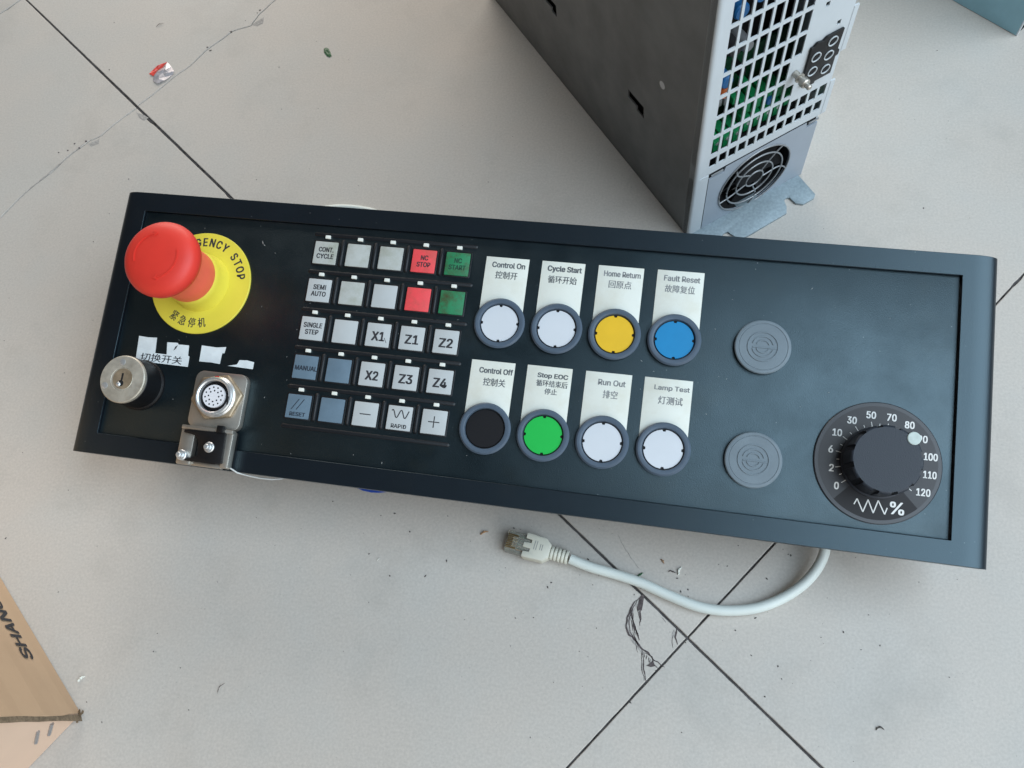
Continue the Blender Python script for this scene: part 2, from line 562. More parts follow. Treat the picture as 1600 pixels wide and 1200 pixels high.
mb = MB()
strip(mb, [(-25.3, 19.1), (-28.5, 15.3), (-30.8, 10.9), (-32.1, 6.3), (-32.3, 1.2), (-30.3, -2.5), (-26.0, -5.6), (-22.3, -9.1), (-19.5, -10.3), (-16.3, -13.8), (-10.5, -16.3)], 0.9)
strip(mb, [(-27, 17), (-29.5, 12), (-31, 5), (-30, -1), (-25.5, -6.5), (-21.5, -11)], 0.5)
strip(mb, [(-25.9, 13.9), (-25.1, 8.2), (-25.0, 2.8)], 0.8)
strip(mb, [(-27.5, 13), (-25.9, 8), (-24.6, 5.0)], 0.4)
strip(mb, [(-30.7, 9.8), (-28.4, 3.4), (-24.4, -4.4)], 0.6)
strip(mb, [(-29.5, 12), (-29, 6), (-27, 1), (-25.0, -2.6)], 0.5)
strip(mb, [(-22.5, -10.7), (-21.2, -18.6), (-19.3, -25.1)], 0.55)
strip(mb, [(-23.2, -9.7), (-22.3, -17.6), (-20.5, -24.5)], 0.3)
strip(mb, [(-21.5, -10.5), (-17.5, -12.0), (-16.3, -15.5), (-14, -17.5)], 0.6)
strip(mb, [(-5.6, 4.1), (-6.1, -0.5), (-4.6, -4.0)], 0.9)
strip(mb, [(-7.4, 0.5), (-7.6, -3.5), (-7.0, -6.0)], 0.3)
strip(mb, [(-13.5, 8.5), (-11.5, 6.5)], 0.5)
mb.prism([(-25.3, 19.5), (-24.0, 19), (-24.4, 14.1), (-24.7, 10.9), (-25.8, 11.3), (-26.6, 10.5), (-27.3, 12.3), (-26.8, 15.6), (-26.6, 17.5)], -0.3, 0.14)
mb.prism([(-20.0, -16.9), (-18.4, -15.7), (-16.9, -13.9), (-16.0, -15.4), (-15.7, -16.6), (-17.6, -17.3)], -0.3, 0.14)
for k in range(9):
    t = k / 8
    x, y = -30.5 + 3.5 * t + random.uniform(-1.5, 1.5), 12 - 17 * t
    strip(mb, [(x, y), (x + random.uniform(0.3, 1.6), y - 3), (x + random.uniform(1, 3), y - 6)], random.uniform(0.2, 0.45), jit=0.2, step=1.0)
for k in range(6):
    x, y = -23 + 1.2 * k + random.uniform(-0.6, 0.6), -9.5 - 1.0 * k
    strip(mb, [(x, y), (x + random.uniform(-0.5, 1), y - 2.5)], random.uniform(0.2, 0.4), jit=0.2, step=0.8)
mb.build('glaze_crack', M_glaze_dirt, floor, smooth=0)
mb = MB()
strip(mb, [(-41.5, 50.8), (-37, 44), (-33.4, 39.2), (-27.5, 32.8)], 0.35)
strip(mb, [(-27, 15.5), (-30.6, 9), (-31.8, 2), (-28.5, -4.5), (-22, -11)], 2.2, z1=0.06)
strip(mb, [(-7, 3.2), (-7.4, -1)], 1.8, z1=0.06)
strip(mb, [(-470, 303), (-500, 256), (-509, 236)], 0.8, z1=0.06)
mb.prism([(-437.5, 334.8), (-431, 333), (-425.7, 330.3), (-428.6, 327.7), (-433.1, 329.9)], -0.3, 0.1)
mb.prism([(-369, 428), (-361, 436), (-360, 430), (-364, 426.5)], -0.3, 0.1)
mb.prism([(-466, 303), (-459, 308), (-458, 304), (-463, 301)], -0.3, 0.1)
mb.build('scuff_mark', M_glaze_soft, floor, smooth=0)
# chipped bits of glaze dirt along the old crack
mb = MB()
for q in [(-487, 292), (-481, 298), (-476, 303), (-470, 306), (-473, 298), (-395, 400), (-398, 404), (-384, 418), (-366, 440), (-374, 431), (-365, 443)]:
    x, y = q[0] + random.uniform(-2, 2), q[1] + random.uniform(-2, 2)
    r = random.uniform(0.5, 1.7)
    mb.prism([(x + r * random.uniform(0.4, 1) * math.cos(a), y + 0.7 * r * random.uniform(0.4, 1) * math.sin(a)) for a in [k * math.pi / 3 for k in range(6)]], -0.3, 0.13)
mb.build('glaze_chip', M_glaze_dirt, floor, smooth=0)
# loose grit: nobody could count it
mb = MB()
for k in range(430):
    x, y = random.uniform(-560, 330), random.uniform(-130, 560)
    if random.random() < 0.35:
        x, y = random.gauss(-40, 90), random.gauss(45, 40)
    r = random.choice((0.14, 0.16, 0.2, 0.2, 0.26, 0.3, 0.45))
    l = r * random.uniform(1, 2.2)
    a = random.uniform(0, 3.1)
    Mx = Matrix.Translation((x, y, r * 0.35)) @ Matrix.Rotation(a, 4, 'Z')
    mb.add([(-l, 0, 0), (l, 0, 0), (0, r, 0), (0, -r, 0), (0.1 * l, 0, r * 0.6), (0, 0, -r * 0.35)], [(0, 3, 4), (3, 1, 4), (1, 2, 4), (2, 0, 4), (0, 2, 5), (2, 1, 5), (1, 3, 5), (3, 0, 5)], Mx)
tag(mb.build('grit', M_dust, smooth=0), 'scattered dark grit and dust crumbs lying on the tiled floor', 'grit', kind='stuff')

# ------------------------------------------------------------------ control panel
panel = empty('control_panel', 'long black machine control panel with keypad, pushbuttons and rotary dial lying on the tiles', 'control panel')
panel.matrix_world = Matrix(((0.999856, 0.015693, 0.006487, -0.10623876),
                             (-0.013736, 0.972036, -0.234428, 0.12129258),
                             (-0.009985, 0.234305, 0.972112, 0.06836499),
                             (0, 0, 0, 1)))
PZ = -1.7      # front plate surface
OX0, OX1, OY0, OY1 = -226.2, 223.7, -66.0, 66.2

def bezel_z(x):
    if -229 <= x <= 229:
        return 0.0
    q = min(1.0, (abs(x) - 229) / 12.5)
    return -5.0 * (1 - math.sqrt(max(0.0, 1 - q * q))) ** 1.15


bxs = [-229 - 12.5 * math.sin(R(90 * k / 9)) for k in range(9, 0, -1)] + [-229, OX0] + [OX0 + (OX1 - OX0) * k / 12 for k in range(1, 12)] + [OX1, 229] + [229 + 12.5 * math.sin(R(90 * k / 9)) for k in range(1, 10)]
bys = [-77.5, OY0, -20, 20, OY1, 77.5]
vs = [(x, y, bezel_z(x)) for x in bxs for y in bys]
fs = []
for i_ in range(len(bxs) - 1):
    for j_ in range(len(bys) - 1):
        xm, ym = (bxs[i_] + bxs[i_ + 1]) / 2, (bys[j_] + bys[j_ + 1]) / 2
        if OX0 < xm < OX1 and OY0 < ym < OY1:
            continue
        a_ = i_ * len(bys) + j_
        fs.append((a_, a_ + len(bys), a_ + len(bys) + 1, a_ + 1))
# skirts down to the rear on every open edge
cnt = {}
for f_ in fs:
    for k in range(4):
        e_ = (f_[k], f_[(k + 1) % 4])
        cnt[tuple(sorted(e_))] = cnt.get(tuple(sorted(e_)), []) + [e_]
low = {}
for e_, l_ in cnt.items():
    if len(l_) == 1:
        a_, b_ = l_[0]
        for q in (a_, b_):
            if q not in low:
                low[q] = len(vs)
                vs.append((vs[q][0], vs[q][1], -14))
        fs.append((b_, a_, low[a_], low[b_]))
bezel = MB().add(vs, fs).build('bezel', M_bezel, panel, smooth=25)
bv = bezel.modifiers.new('Bevel', 'BEVEL')
bv.width = 0.00035
bv.segments = 2
bv.limit_method = 'ANGLE'
bv.angle_limit = R(50)
plate = MB().box(OX0 + 0.15, OX1 - 0.7, OY0 + 0.1, OY1 - 0.12, -8, PZ).build('front_plate', M_plate, panel, bevel=0.2)
MB().box(-224, 222, -50, 68, -54.3, -14.05).build('rear_housing', M_housing, panel, bevel=1.5)
for x, y, zz, n_ in ((-183, 26, -78.6, 'contact_block'), (189, -32, -60.6, 'contact_block'), (60, 45, -72, 'contact_block')):
    MB().box(x - 15, x + 15, y - 13, y + 13, zz, -54.35).build(n_, M_black, panel, bevel=1)

flecks = MB()
FLK = [(163.8, -0.2), (150.6, -9.0), (129.2, 36.6), (105.4, 27.0), (193.8, 50.4), (109.4, 2.2), (113.4, 1.4), (-150.6, 53.2), (-185.6, -5.9), (-121.6, -24.2), (-197.2, -43.6), (-186.1, -42.1), (-111.9, -64.0), (-129.4, -60.9), (-15.5, -53.6)]
for x, y in FLK + [(random.uniform(-215, 215), random.uniform(-63, 63)) for _ in range(45)]:
    r_ = random.choice((0.12, 0.15, 0.2, 0.28))
    l_ = r_ * random.uniform(1, 5)
    Mx = Matrix.Translation((x, y, PZ + 0.02)) @ Matrix.Rotation(random.uniform(0, 3.1), 4, 'Z')
    flecks.add([(-l_, 0, 0), (0, -r_, 0), (l_, 0, 0), (0, r_, 0), (0, 0, 0.12)], [(0, 1, 4), (1, 2, 4), (2, 3, 4), (3, 0, 4)], Mx)
tag(flecks.build('dust_flecks', mat('pale dust', (0.28, 0.29, 0.28), 0.9), panel, smooth=0), None, kind='stuff')

# keypad ----------------------------------------------------------
KX = [-111.95 + 19.12 * c for c in range(5)]
KY = [50.0 - 22.03 * r for r in range(5)]
rib = MB()


def rounded_rib(mb, x0, x1, y0, y1, h):
    """a bar with a rounded crest along its longer side"""
    lng = (x1 - x0) > (y1 - y0)
    w = (y1 - y0) if lng else (x1 - x0)
    prof = [(-w / 2, 0), (-w * 0.42, h * 0.6), (-w * 0.2, h), (w * 0.2, h), (w * 0.42, h * 0.6), (w / 2, 0)]
    a0, a1 = (x0, x1) if lng else (y0, y1)
    c = (y0 + y1) / 2 if lng else (x0 + x1) / 2
    vs = []
    st = [(a0, 0.0), (a0 + w * 0.15, 0.55), (a0 + w * 0.5, 1), (a1 - w * 0.5, 1), (a1 - w * 0.15, 0.55), (a1, 0.0)]
    for t, k in st:
        for u, hh in prof:
            q = (t, c + u * (0.5 + 0.5 * k)) if lng else (c + u * (0.5 + 0.5 * k), t)
            vs.append((q[0], q[1], PZ - 0.05 + hh * k))
    fs = []
    m = len(prof)
    for i in range(len(st) - 1):
        for j in range(m - 1):
            fs.append((i * m + j, i * m + j + 1, (i + 1) * m + j + 1, (i + 1) * m + j))
    mb.add(vs, fs)


for r in range(5):
    for c in range(1, 5):
        rounded_rib(rib, KX[c] - 9.56 - 1.25, KX[c] - 9.56 + 1.25, KY[r] - 7.3, KY[r] + 8.8, 1.5)
for r in range(6):
    y = KY[0] + 10.9 - 22.03 * r
    rounded_rib(rib, KX[0] - 8.5, KX[4] + 10.0, y - 1.2, y + 1.2, 0.6)
rib.build('keypad_ribs', M_rib, panel, smooth=40)

KEYS = [
    [('CONT.\nCYCLE', 'k'), ('', 'k'), ('', 'k'), ('NC\nSTOP', 'r'), ('NC\nSTART', 'g')],
    [('SEMI\nAUTO', 'w'), ('', 'k'), ('', 'w'), ('', 'r'), ('', 'g')],
    [('SINGLE\nSTEP', 'w'), ('', 'w'), ('X1', 'w'), ('Z1', 'w'), ('Z2', 'w')],
    [('MANUAL', 'b'), ('', 'b'), ('X2', 'w'), ('Z3', 'w'), ('Z4', 'w')],
    [('RESET', 'b'), ('', 'b'), ('-', 'w'), ('RAPID', 'w'), ('+', 'w')]]
KM = dict(k=M_key, w=M_keyclean, b=M_keyblue, r=M_keyred, g=M_keygreen)
KN = dict(k='pale grey', w='pale grey', b='blue grey', r='red', g='green')
KI = dict(k=M_ink, w=M_ink, b=M_inkblue, r=M_ink, g=M_inkgrn)
ZT = PZ + 1.0
for r in range(5):
    for c in range(5):
        x, y = KX[c], KY[r]
        t, kd = KEYS[r][c]
        fr = MB().prism(rrect(x - 7.7, x + 7.7, y - 7.4, y + 7.4, 0.8, 3), PZ - 0.1, PZ + 0.35).build('key_surround', M_well, panel, bevel=0.15)
        k = MB()
        hw, hh = 6.75, 6.55
        k.prism(rrect(x - hw, x + hw, y - hh, y + hh, 0.35, 2), PZ + 0.2, ZT)
        ko = k.build('key', KM[kd], panel, bevel=0.22)
        leg = t.replace('\n', ' ')
        tag(ko, (KN[kd] + ' square key printed ' + leg) if leg else ('blank ' + KN[kd] + ' square key'))
        fr.parent = ko
        lt = MB()
        zt = ZT + 0.04
        if t in ('-', '+'):
            lt.box(x - 3.1, x + 3.1, y - 0.28, y + 0.28, ZT - 0.05, zt)
            if t == '+':
                lt.box(x - 0.28, x + 0.28, y + 0.29, y + 3.1, ZT - 0.05, zt)
                lt.box(x - 0.28, x + 0.28, y - 3.1, y - 0.29, ZT - 0.05, zt)
        elif t == 'RESET':
            put_text(lt, t, x + 0.2, y - 4.3, zt, 2.1, 8.8, 0.035)
            for dx in (-1.8, 1.1):
                lt.prism([(x + dx - 2.3, y - 1.8), (x + dx - 1.75, y - 1.8), (x + dx + 2.0, y + 4.2), (x + dx + 1.45, y + 4.2)], ZT - 0.05, zt)
        elif t == 'RAPID':
            put_text(lt, t, x + 0.3, y - 4.4, zt, 2.1, 8.4, 0.028)
            P = [(x - 4.6 + 9.6 * i / 40, y + 2.2 + 2.1 * math.sin(math.pi * 0.25 + 4.1 * math.pi * i / 40)) for i in range(41)]
            for a, b in zip(P, P[1:]):
                d_ = Vector((b[0] - a[0], b[1] - a[1])).normalized() * 0.3
                lt.prism([(a[0] - d_.y, a[1] + d_.x), (b[0] - d_.y, b[1] + d_.x), (b[0] + d_.y, b[1] - d_.x), (a[0] + d_.y, a[1] - d_.x)], ZT - 0.05, zt + 0.004 * (P.index(a) % 2))
        elif '\n' in t:
            a, b = t.split('\n')
            W = dict(CONT=8.6, CYCLE=9.8, SEMI=7.2, AUTO=8.4, SINGLE=10.6, STEP=7.6, NC=4.0, STOP=7.6, START=9.4)
            put_text(lt, a, x + 0.3, y + 1.9, zt, 2.7, W[a.strip('.')], 0.032)
            put_text(lt, b, x + 0.2, y - 2.0, zt, 2.7, W[b], 0.032)
        elif t == 'MANUAL':
            put_text(lt, t, x + 0.6, y - 0.6, zt, 2.5, 12.6, 0.036)
        elif t:
            put_text(lt, t, x + 0.2, y - 0.7, zt, 4.9, 6.9 if t[0] == 'X' else 7.2, 0.036)
            if t == 'X1':
                lt.prism([(x + 3.6, y - 1.4), (x + 3.9, y - 1.2), (x + 5.4, y - 4.0), (x + 5.2, y - 4.1)], ZT - 0.05, zt)
        if lt.v:
            lt.build('lettering', KI[kd], ko, smooth=0)
        MB().prism(rrect(x - 1.45, x + 1.45, y + 8.45, y + 10.3, 0.2, 2), PZ - 0.1, PZ + 1.15).build('indicator_lamp', M_led, panel, bevel=0.1)

# label cards and push buttons ------------------------------------
BX = [-7.5, 23.35, 54.1, 85.15]
LB = [[(-19.8, 4.0, 56.1), (11.1, 34.5, 56.2), (41.7, 65.9, 56.35), (73.0, 97.4, 56.6)],
      [(-19.8, 3.9, -1.9), (10.5, 34.5, -1.75), (41.6, 65.7, -1.8), (72.3, 96.9, -1.75)]]
TXT = [[('Control On', ['控制开'], M_inkfade, 18.0, 12.0), ('Cycle Start', ['循环开始'], M_inkfade, 18.2, 15.5), ('Home Return', ['回原点'], M_inkpale, 19.3, 12), ('Fault Reset', ['故障复位'], M_inkpale, 18.6, 15.5)],
       [('Control Off', ['控制关'], M_inkfade, 18.0, 12.0), ('Stop EOC', ['循环结束后', '停止'], M_inkfade, 16.0, 16.5), ('Run Out', ['排空'], M_inkpale, 14.0, 7.6), ('Lamp Test', ['灯测试'], M_inkpale, 17.8, 12.4)]]
LENS = [[M_lwhite, M_lwhite, M_lyellow, M_lblue], [M_lblack, M_lgreen, M_lwhite, M_lwhite]]
LN = [['white', 'white', 'yellow', 'blue'], ['black', 'green', 'white', 'white']]
BYY = [18.8, -38.5]
for r in range(2):
    for c in range(4):
        x0, x1, yt = LB[r][c]
        bx, by = BX[c], BYY[r]
        lab = MB().box(x0, x1, by + 1, yt, PZ - 0.1, PZ + 0.25).build('label_card', M_label, panel, bevel=0.08)
        en, zh, inkm, wd, wz = TXT[r][c]
        tag(lab, 'white label card printed ' + en)
        lt = MB()
        z = PZ + 0.29
        xc = (x0 + x1) / 2 + (0.9 if r == 0 else 2.0)
        put_text(lt, en, xc, yt - 4.3 if r == 0 else yt - 5.2, z, 3.0 if 'y' not in en else 3.7, wd, 0.036 if inkm is M_inkfade else 0.03)
        if len(zh) == 1:
            put_text(lt, zh[0], xc - (0.6 if r == 0 else 0.2), yt - 10.0 if r == 0 else yt - 11.4, z, 4.2, wz, 0.012)
        else:
            put_text(lt, zh[0], xc, yt - 9.1, z, 3.5, wz, 0.010)
            put_text(lt, zh[1], xc - 0.1, yt - 13.3, z, 3.2, 6.6, 0.010)
        lt.build('lettering', inkm, lab, smooth=0)
        pb = MB().lathe(bx, by, [(13.4, PZ - 0.1), (13.4, PZ + 0.9), (13.7, PZ + 1.3), (13.75, PZ + 2.2), (12.9, PZ + 3.0), (11.6, PZ + 3.1), (10.9, PZ + 2.9), (10.55, PZ + 2.0), (10.5, PZ + 0.2)], 72)
        po = pb.build('push_button', M_ring, panel, smooth=22)
        tag(po, 'round push button with ' + LN[r][c] + ' lens and blue grey ring')
        MB().lathe(bx, by, [(10.48, PZ), (10.48, PZ + 0.85), (0, PZ + 0.85)], 48).build('lens_gasket', M_black, po)
        # lens disc with four small notches
        ls = MB()
        pts = []
        for k in range(240):
            a = 360 * k / 240
            rr = 10.0
            d = min(abs((a - q + 180) % 360 - 180) for q in (2, 92, 182, 272))
            if d < 5.0 and LN[r][c] != 'black':
                rr = 9.05
            pts.append((bx + rr * math.cos(R(a)), by + rr * math.sin(R(a))))
        ls.prism(pts, PZ + 0.7, PZ + 1.9)
        ls.build('lens', LENS[r][c], po, bevel=0.12, seg=1)

# blanking plugs ---------------------------------------------------
for (x, y) in ((129.75, 19.5), (129.7, -38.7)):
    pl = MB()
    pl.lathe(x, y, [(13.5, PZ - 0.1), (13.5, PZ + 0.8), (14.05, PZ + 1.2), (14.05, PZ + 2.1), (13.6, PZ + 2.5), (12.5, PZ + 2.6), (12.3, PZ + 2.35), (12.0, PZ + 2.35), (11.8, PZ + 2.55), (0, PZ + 2.55)], 72)
    po = pl.build('blanking_plug', M_plug, panel, smooth=30)
    em = MB()
    z0, z1 = PZ + 2.45, PZ + 2.95
    arcband(em, x, y, 7.3, 7.8, 0, 360, z0, z1, 49)
    arcband(em, x, y, 5.0, 5.5, 15, 165, z0, z1)
    arcband(em, x, y, 5.0, 5.5, 195, 345, z0, z1)
    arcband(em, x, y, 3.0, 3.5, 20, 160, z0, z1)
    arcband(em, x, y, 3.0, 3.5, 200, 340, z0, z1)
    em.box(x - 5.0, x + 6.8, y - 0.8, y - 0.3, z0, z1)
    em.build('emblem', M_plug, po, smooth=0)

# rotary dial ------------------------------------------------------
DX, DY = 188.7, -32.8
dl = MB().lathe(DX, DY, [(30.1, PZ - 0.1), (30.1, PZ + 0.7), (29.7, PZ + 1.0), (0, PZ + 1.0)], 96).build('dial_plate', M_dialrim, panel, smooth=30)
MB().lathe(DX, DY, [(28.0, PZ + 0.9), (28.0, PZ + 1.06), (0, PZ + 1.06)], 96).build('scale_disc', M_dial, dl, smooth=0)
wd = MB()
arcband(wd, DX, DY, 14, 28.0, 226, 314, PZ + 1.0, PZ + 1.12)
wd.build('dark_wedge', M_dialwedge, dl, smooth=0)
lt = MB()
zt = PZ + 1.16
NUM = [('0', 170.2, -46.4), ('2', 167.3, -37.9), ('6', 166.4, -28.7), ('10', 168.9, -20.1), ('30', 175.5, -13.2), ('50', 184.4, -9.6), ('70', 194.1, -9.8),
       ('80', 202.6, -12.6), ('90', 208.9, -18.9), ('100', 213.0, -27.2), ('110', 213.0, -36.0), ('120', 210.4, -44.8)]
for s, x, y in NUM:
    put_text(lt, s, x, y, zt, 3.5, {1: 2.0, 2: 4.3, 3: 6.2}[len(s)] * (0.95 if s == '110' else 1), 0.03)
for k in range(23):
    a = R(216 - 252 * k / 22)
    major = k % 2 == 0
    r0, r1 = (17.0, 20.2) if major else (18.0, 19.3)
    c, s = math.cos(a), math.sin(a)
    w = 0.16
    lt.prism([(DX + r0 * c + w * s, DY + r0 * s - w * c), (DX + r1 * c + w * s, DY + r1 * s - w * c), (DX + r1 * c - w * s, DY + r1 * s + w * c), (DX + r0 * c - w * s, DY + r0 * s + w * c)], PZ + 1.1, zt)
Z = [(178.9, -54.4), (180.2, -51.5), (183.2, -57.6), (185.3, -51.4), (188.0, -57.6), (190.0, -51.2), (193.3, -57.6), (194.3, -54.3)]
for a, b in zip(Z, Z[1:]):
    d = Vector((b[0] - a[0], b[1] - a[1])).normalized() * 0.27
    lt.prism([(a[0] - d.y, a[1] + d.x), (b[0] - d.y, b[1] + d.x), (b[0] + d.y, b[1] - d.x), (a[0] + d.y, a[1] - d.x)], PZ + 1.1, zt)
put_text(lt, '%', 198.8, -54.0, zt, 6.0, 6.4, 0.02)
lt.build('lettering', M_whiteprint, dl, smooth=0)


def flute(a, r, z):
    if r < 15.45 or z < 3:
        return r
    d = abs(((math.degrees(a) % 30) + 30) % 30 - 15)
    return r - 1.5 if d < 4.2 else r


kn = MB().lathe(DX, DY, [(17.6, PZ + 1.0), (17.6, PZ + 2.2), (16.8, PZ + 2.6), (16.7, 13.6), (16.4, 14.8), (15.9, 15.4), (15.4, 15.6), (0, 15.6)], 360, flute=flute)
ko = kn.build('dial_knob', M_knob, panel, smooth=12)
MB().lathe(DX + 11.3, DY + 11.3, [(3.1, 12.5), (3.1, 15.9), (2.8, 16.15), (0, 16.15)], 32).build('pointer_dot', M_pointer, ko, smooth=30)
MB().box(12.0, 17.6, -2.3, 2.3, 11.0, 15.0, Matrix.Translation((DX, DY, 0)) @ Matrix.Rotation(R(47.8), 4, 'Z')).build('pointer_tab', M_knob, ko, bevel=0.3)

# emergency stop ---------------------------------------------------
EX, EY = -182.9, 26.0
es = MB().lathe(EX, EY, [(29.9, PZ - 0.1), (29.9, PZ + 0.8), (29.6, PZ + 1.1), (0, PZ + 1.1)], 96).build('warning_disc', M_yellow, panel, smooth=30)
tag(es, 'yellow disc printed EMERGENCY STOP under the mushroom button')
lt = MB()
zt = PZ + 1.15


def arc_text(mb, s, cx_, cy_, rad, ang0, step, z, h, bold, up=1, widths=None):
    a = ang0
    for ch in s:
        wmul = {'I': 0.6, ' ': 0.8, 'M': 1.15}.get(ch, 1.0)
        if ch != ' ':
            ar = R(a)
            put_text(mb, ch, cx_ + rad * math.cos(ar), cy_ + rad * math.sin(ar), z, h, None, bold, rot=ar - math.pi / 2 * up, xs=0.78)
        a -= step * wmul * up


arc_text(lt, 'EMERGENCY STOP', EX, EY, 24.3, 148, 10.4, zt, 4.7, 0.032)
arc_text(lt, '紧急停机', EX, EY, 23.6, 240, 14.4, zt, 5.6, 0.010, up=-1)
lt.prism([(EX - 5.5, EY - 15.7), (EX - 3.4, EY - 16.2), (EX - 3.4, EY - 16.7), (EX - 5.4, EY - 16.2)], PZ + 1.0, zt)
lt.build('lettering', M_ink, es, smooth=0)
MB().lathe(EX, EY, [(17.2, PZ + 1.0), (17.0, PZ + 2.0), (16.3, PZ + 3.0), (16.0, 8.0), (15.4, 10.5), (14.6, 11.4), (0, 11.4)], 64).build('collar', M_yellow, es, smooth=35)
st = MB().lathe(EX, EY, [(14.8, 11.2), (15.1, 12.0), (15.3, 20), (15.9, 28), (17.0, 33.2), (0, 33.2)], 64).build('button_stem', M_redstem, panel, smooth=35)
prof = [(16.4, 32.4), (18.8, 34.0), (20.0, 36.0), (20.5, 38.4), (20.5, 40.0), (20.0, 41.8), (19.0, 43.4), (17.4, 44.7), (15.0, 45.8), (12, 46.5), (8, 47.0), (4, 47.25), (0, 47.3)]
cp = MB().lathe(EX, EY, prof, 96).build('mushroom_cap', M_red, panel, smooth=50)
ar = MB()
for a0, a1 in ((105, 200), (285, 380)):
    arcband(ar, EX, EY, 11.6, 12.25, a0, a1, 46.0, 46.9, 28)
    aa = R(a1)
for a0 in (105, 285):
    c, s = math.cos(R(a0)), math.sin(R(a0))
    px, py = EX + 11.95 * c, EY + 11.95 * s
    tx, ty = -s, c
    ar.prism([(px - 2.2 * tx, py - 2.2 * ty), (px + 1.3 * c, py + 1.3 * s), (px - 1.3 * c, py - 1.3 * s)], 46.0, 46.95)
ar.build('turn_arrow', M_red, cp, smooth=0)

# key switch -------------------------------------------------------
QX, QY = -206.6, -36.3
ks = MB().lathe(QX, QY, [(14.3, PZ - 0.1), (14.3, PZ + 1.6), (13.9, PZ + 2.2), (13.4, PZ + 2.4), (13.4, 14.6), (13.0, 15.0), (0, 15.0)], 64).build('key_switch', M_black, panel, smooth=30)
kf = MB().lathe(QX, QY, [(13.1, 14.9), (13.1, 16.6), (12.6, 17.2), (6.6, 17.3), (6.4, 17.0), (6.2, 17.0), (6.0, 17.2), (0, 17.2)], 64).build('lock_face', M_nickel, ks, smooth=30)
MB().lathe(QX + 0.4, QY + 0.2, [(5.7, 17.1), (5.7, 17.35), (0, 17.35)], 40).build('lock_core', M_brass, ks, smooth=30)
kh = MB()
kh.box(QX - 0.5, QX + 0.6, QY - 3.4, QY + 3.2, 17.3, 17.42)
kh.prism(circ(QX - 0.2, QY - 2.4, 1.7, 16), 17.3, 17.44)
kh.build('keyhole', M_dark, ks, smooth=0)
for dx, dy in ((-1.6, 9.2), (-9.2, -4.6)):
    MB().lathe(QX + dx, QY + dy, [(1.8, 17.1), (1.8, 17.35), (1.2, 17.5), (0, 17.5)], 20).build('face_screw', M_chrome, ks, smooth=30)
MB().lathe(QX - 1.4, QY - 3.1, [(1.3, 17.3), (1.3, 17.6), (0.8, 18.0), (0, 18.1)], 16).build('lock_pin', M_chrome, ks, smooth=50)

# paper tapes ------------------------------------------------------
tp = MB().prism([(-214.4, -8.2), (-208.5, -8.5), (-203.2, -8.2), (-202.4, -17.2), (-195.3, -17.2), (-196.4, -10.2), (-190, -9.9), (-189.3, -10.8), (-182.9, -10.7), (-182.3, -16.5), (-181.3, -17), (-181.1, -23.0), (-213.4, -22.6)],
                PZ - 0.1, PZ + 0.12).build('paper_tape', M_paper, panel, smooth=0)
tag(tp, 'notched white paper tape with handwritten style characters above the key switch')
lt = MB()
put_text(lt, '切换开关', -198.0, -19.9, PZ + 0.16, 4.6, 25.5, 0.004)
lt.prism([(-191.0, -12.2), (-189.6, -11.3), (-190.3, -13.2), (-191.6, -14.6)], PZ + 0.05, PZ + 0.16)
lt.build('lettering', M_ink, tp, smooth=0)
MB().prism([(-175.2, -9.9), (-166, -10.2), (-160.5, -9.4), (-160.9, -13), (-162.2, -13.2), (-162.4, -19.4), (-168, -19.0), (-174.9, -19.2)], PZ - 0.1, PZ + 0.12).build('paper_tape', M_paper, panel, smooth=0)
MB().prism([(-157.6, -19.9), (-152.2, -18.6), (-151.2, -16.0), (-146.6, -15.7), (-142.4, -16.3), (-142.4, -20.3)], PZ - 0.1, PZ + 0.12).build('paper_tape', M_paper, panel, smooth=0)

# round connector on a steel bracket -------------------------------
cn = MB().prism(rrect(-172.6, -142.0, -56.2, -24.6, 4.5), PZ - 0.1, 2.6).build('connector_plate', M_plate_m, panel, bevel=0.5)
HX, HY = -157.0, -38.8
nt_ = MB().prism([(HX + 15.4 * math.cos(R(60 * k + 12)), HY + 13.6 * math.sin(R(60 * k + 12))) for k in range(6)], 2.5, 5.6).build('hex_nut', M_brass, cn, bevel=1.2, seg=3)
MB().lathe(HX, HY, [(11.3, 5.5), (11.3, 6.2), (10.8, 6.6), (10.5, 6.9), (10.6, 8.4), (10.1, 9.0), (9.3, 9.1), (8.6, 8.6), (8.4, 6.0)], 64).build('connector_ring', M_chrome, cn, smooth=30)
MB().lathe(HX, HY, [(8.45, 5.4), (8.45, 6.6), (0, 6.6)], 48).build('connector_well', M_black, cn)
MB().lathe(HX, HY, [(6.3, 6.5), (6.3, 8.2), (0, 8.2)], 48).build('pin_insert', M_insert, cn, smooth=30)
pn = MB()
for k in range(12):
    a = R(30 * k + 10)
    pn.prism(circ(HX + 4.9 * math.cos(a), HY + 4.9 * math.sin(a), 0.48, 8), 8.1, 8.26)
for k in range(8):
    a = R(45 * k)
    pn.prism(circ(HX + 3.0 * math.cos(a), HY + 3.0 * math.sin(a), 0.48, 8), 8.1, 8.26)
pn.build('pin_hole', M_dark, cn, smooth=0)
MB().prism([(HX - 2.0, HY + 10.4), (HX + 0.3, HY + 10.3), (HX + 0.2, HY + 11.4), (HX - 2.0, HY + 11.2)], 6.6, 7.1).build('red_mark', M_redink, cn, smooth=0)
MB().box(HX + 8.6, HX + 9.4, HY - 4.0, HY + 0.6, 8.9, 9.2).build('ring_slot', M_dark, cn, smooth=0)
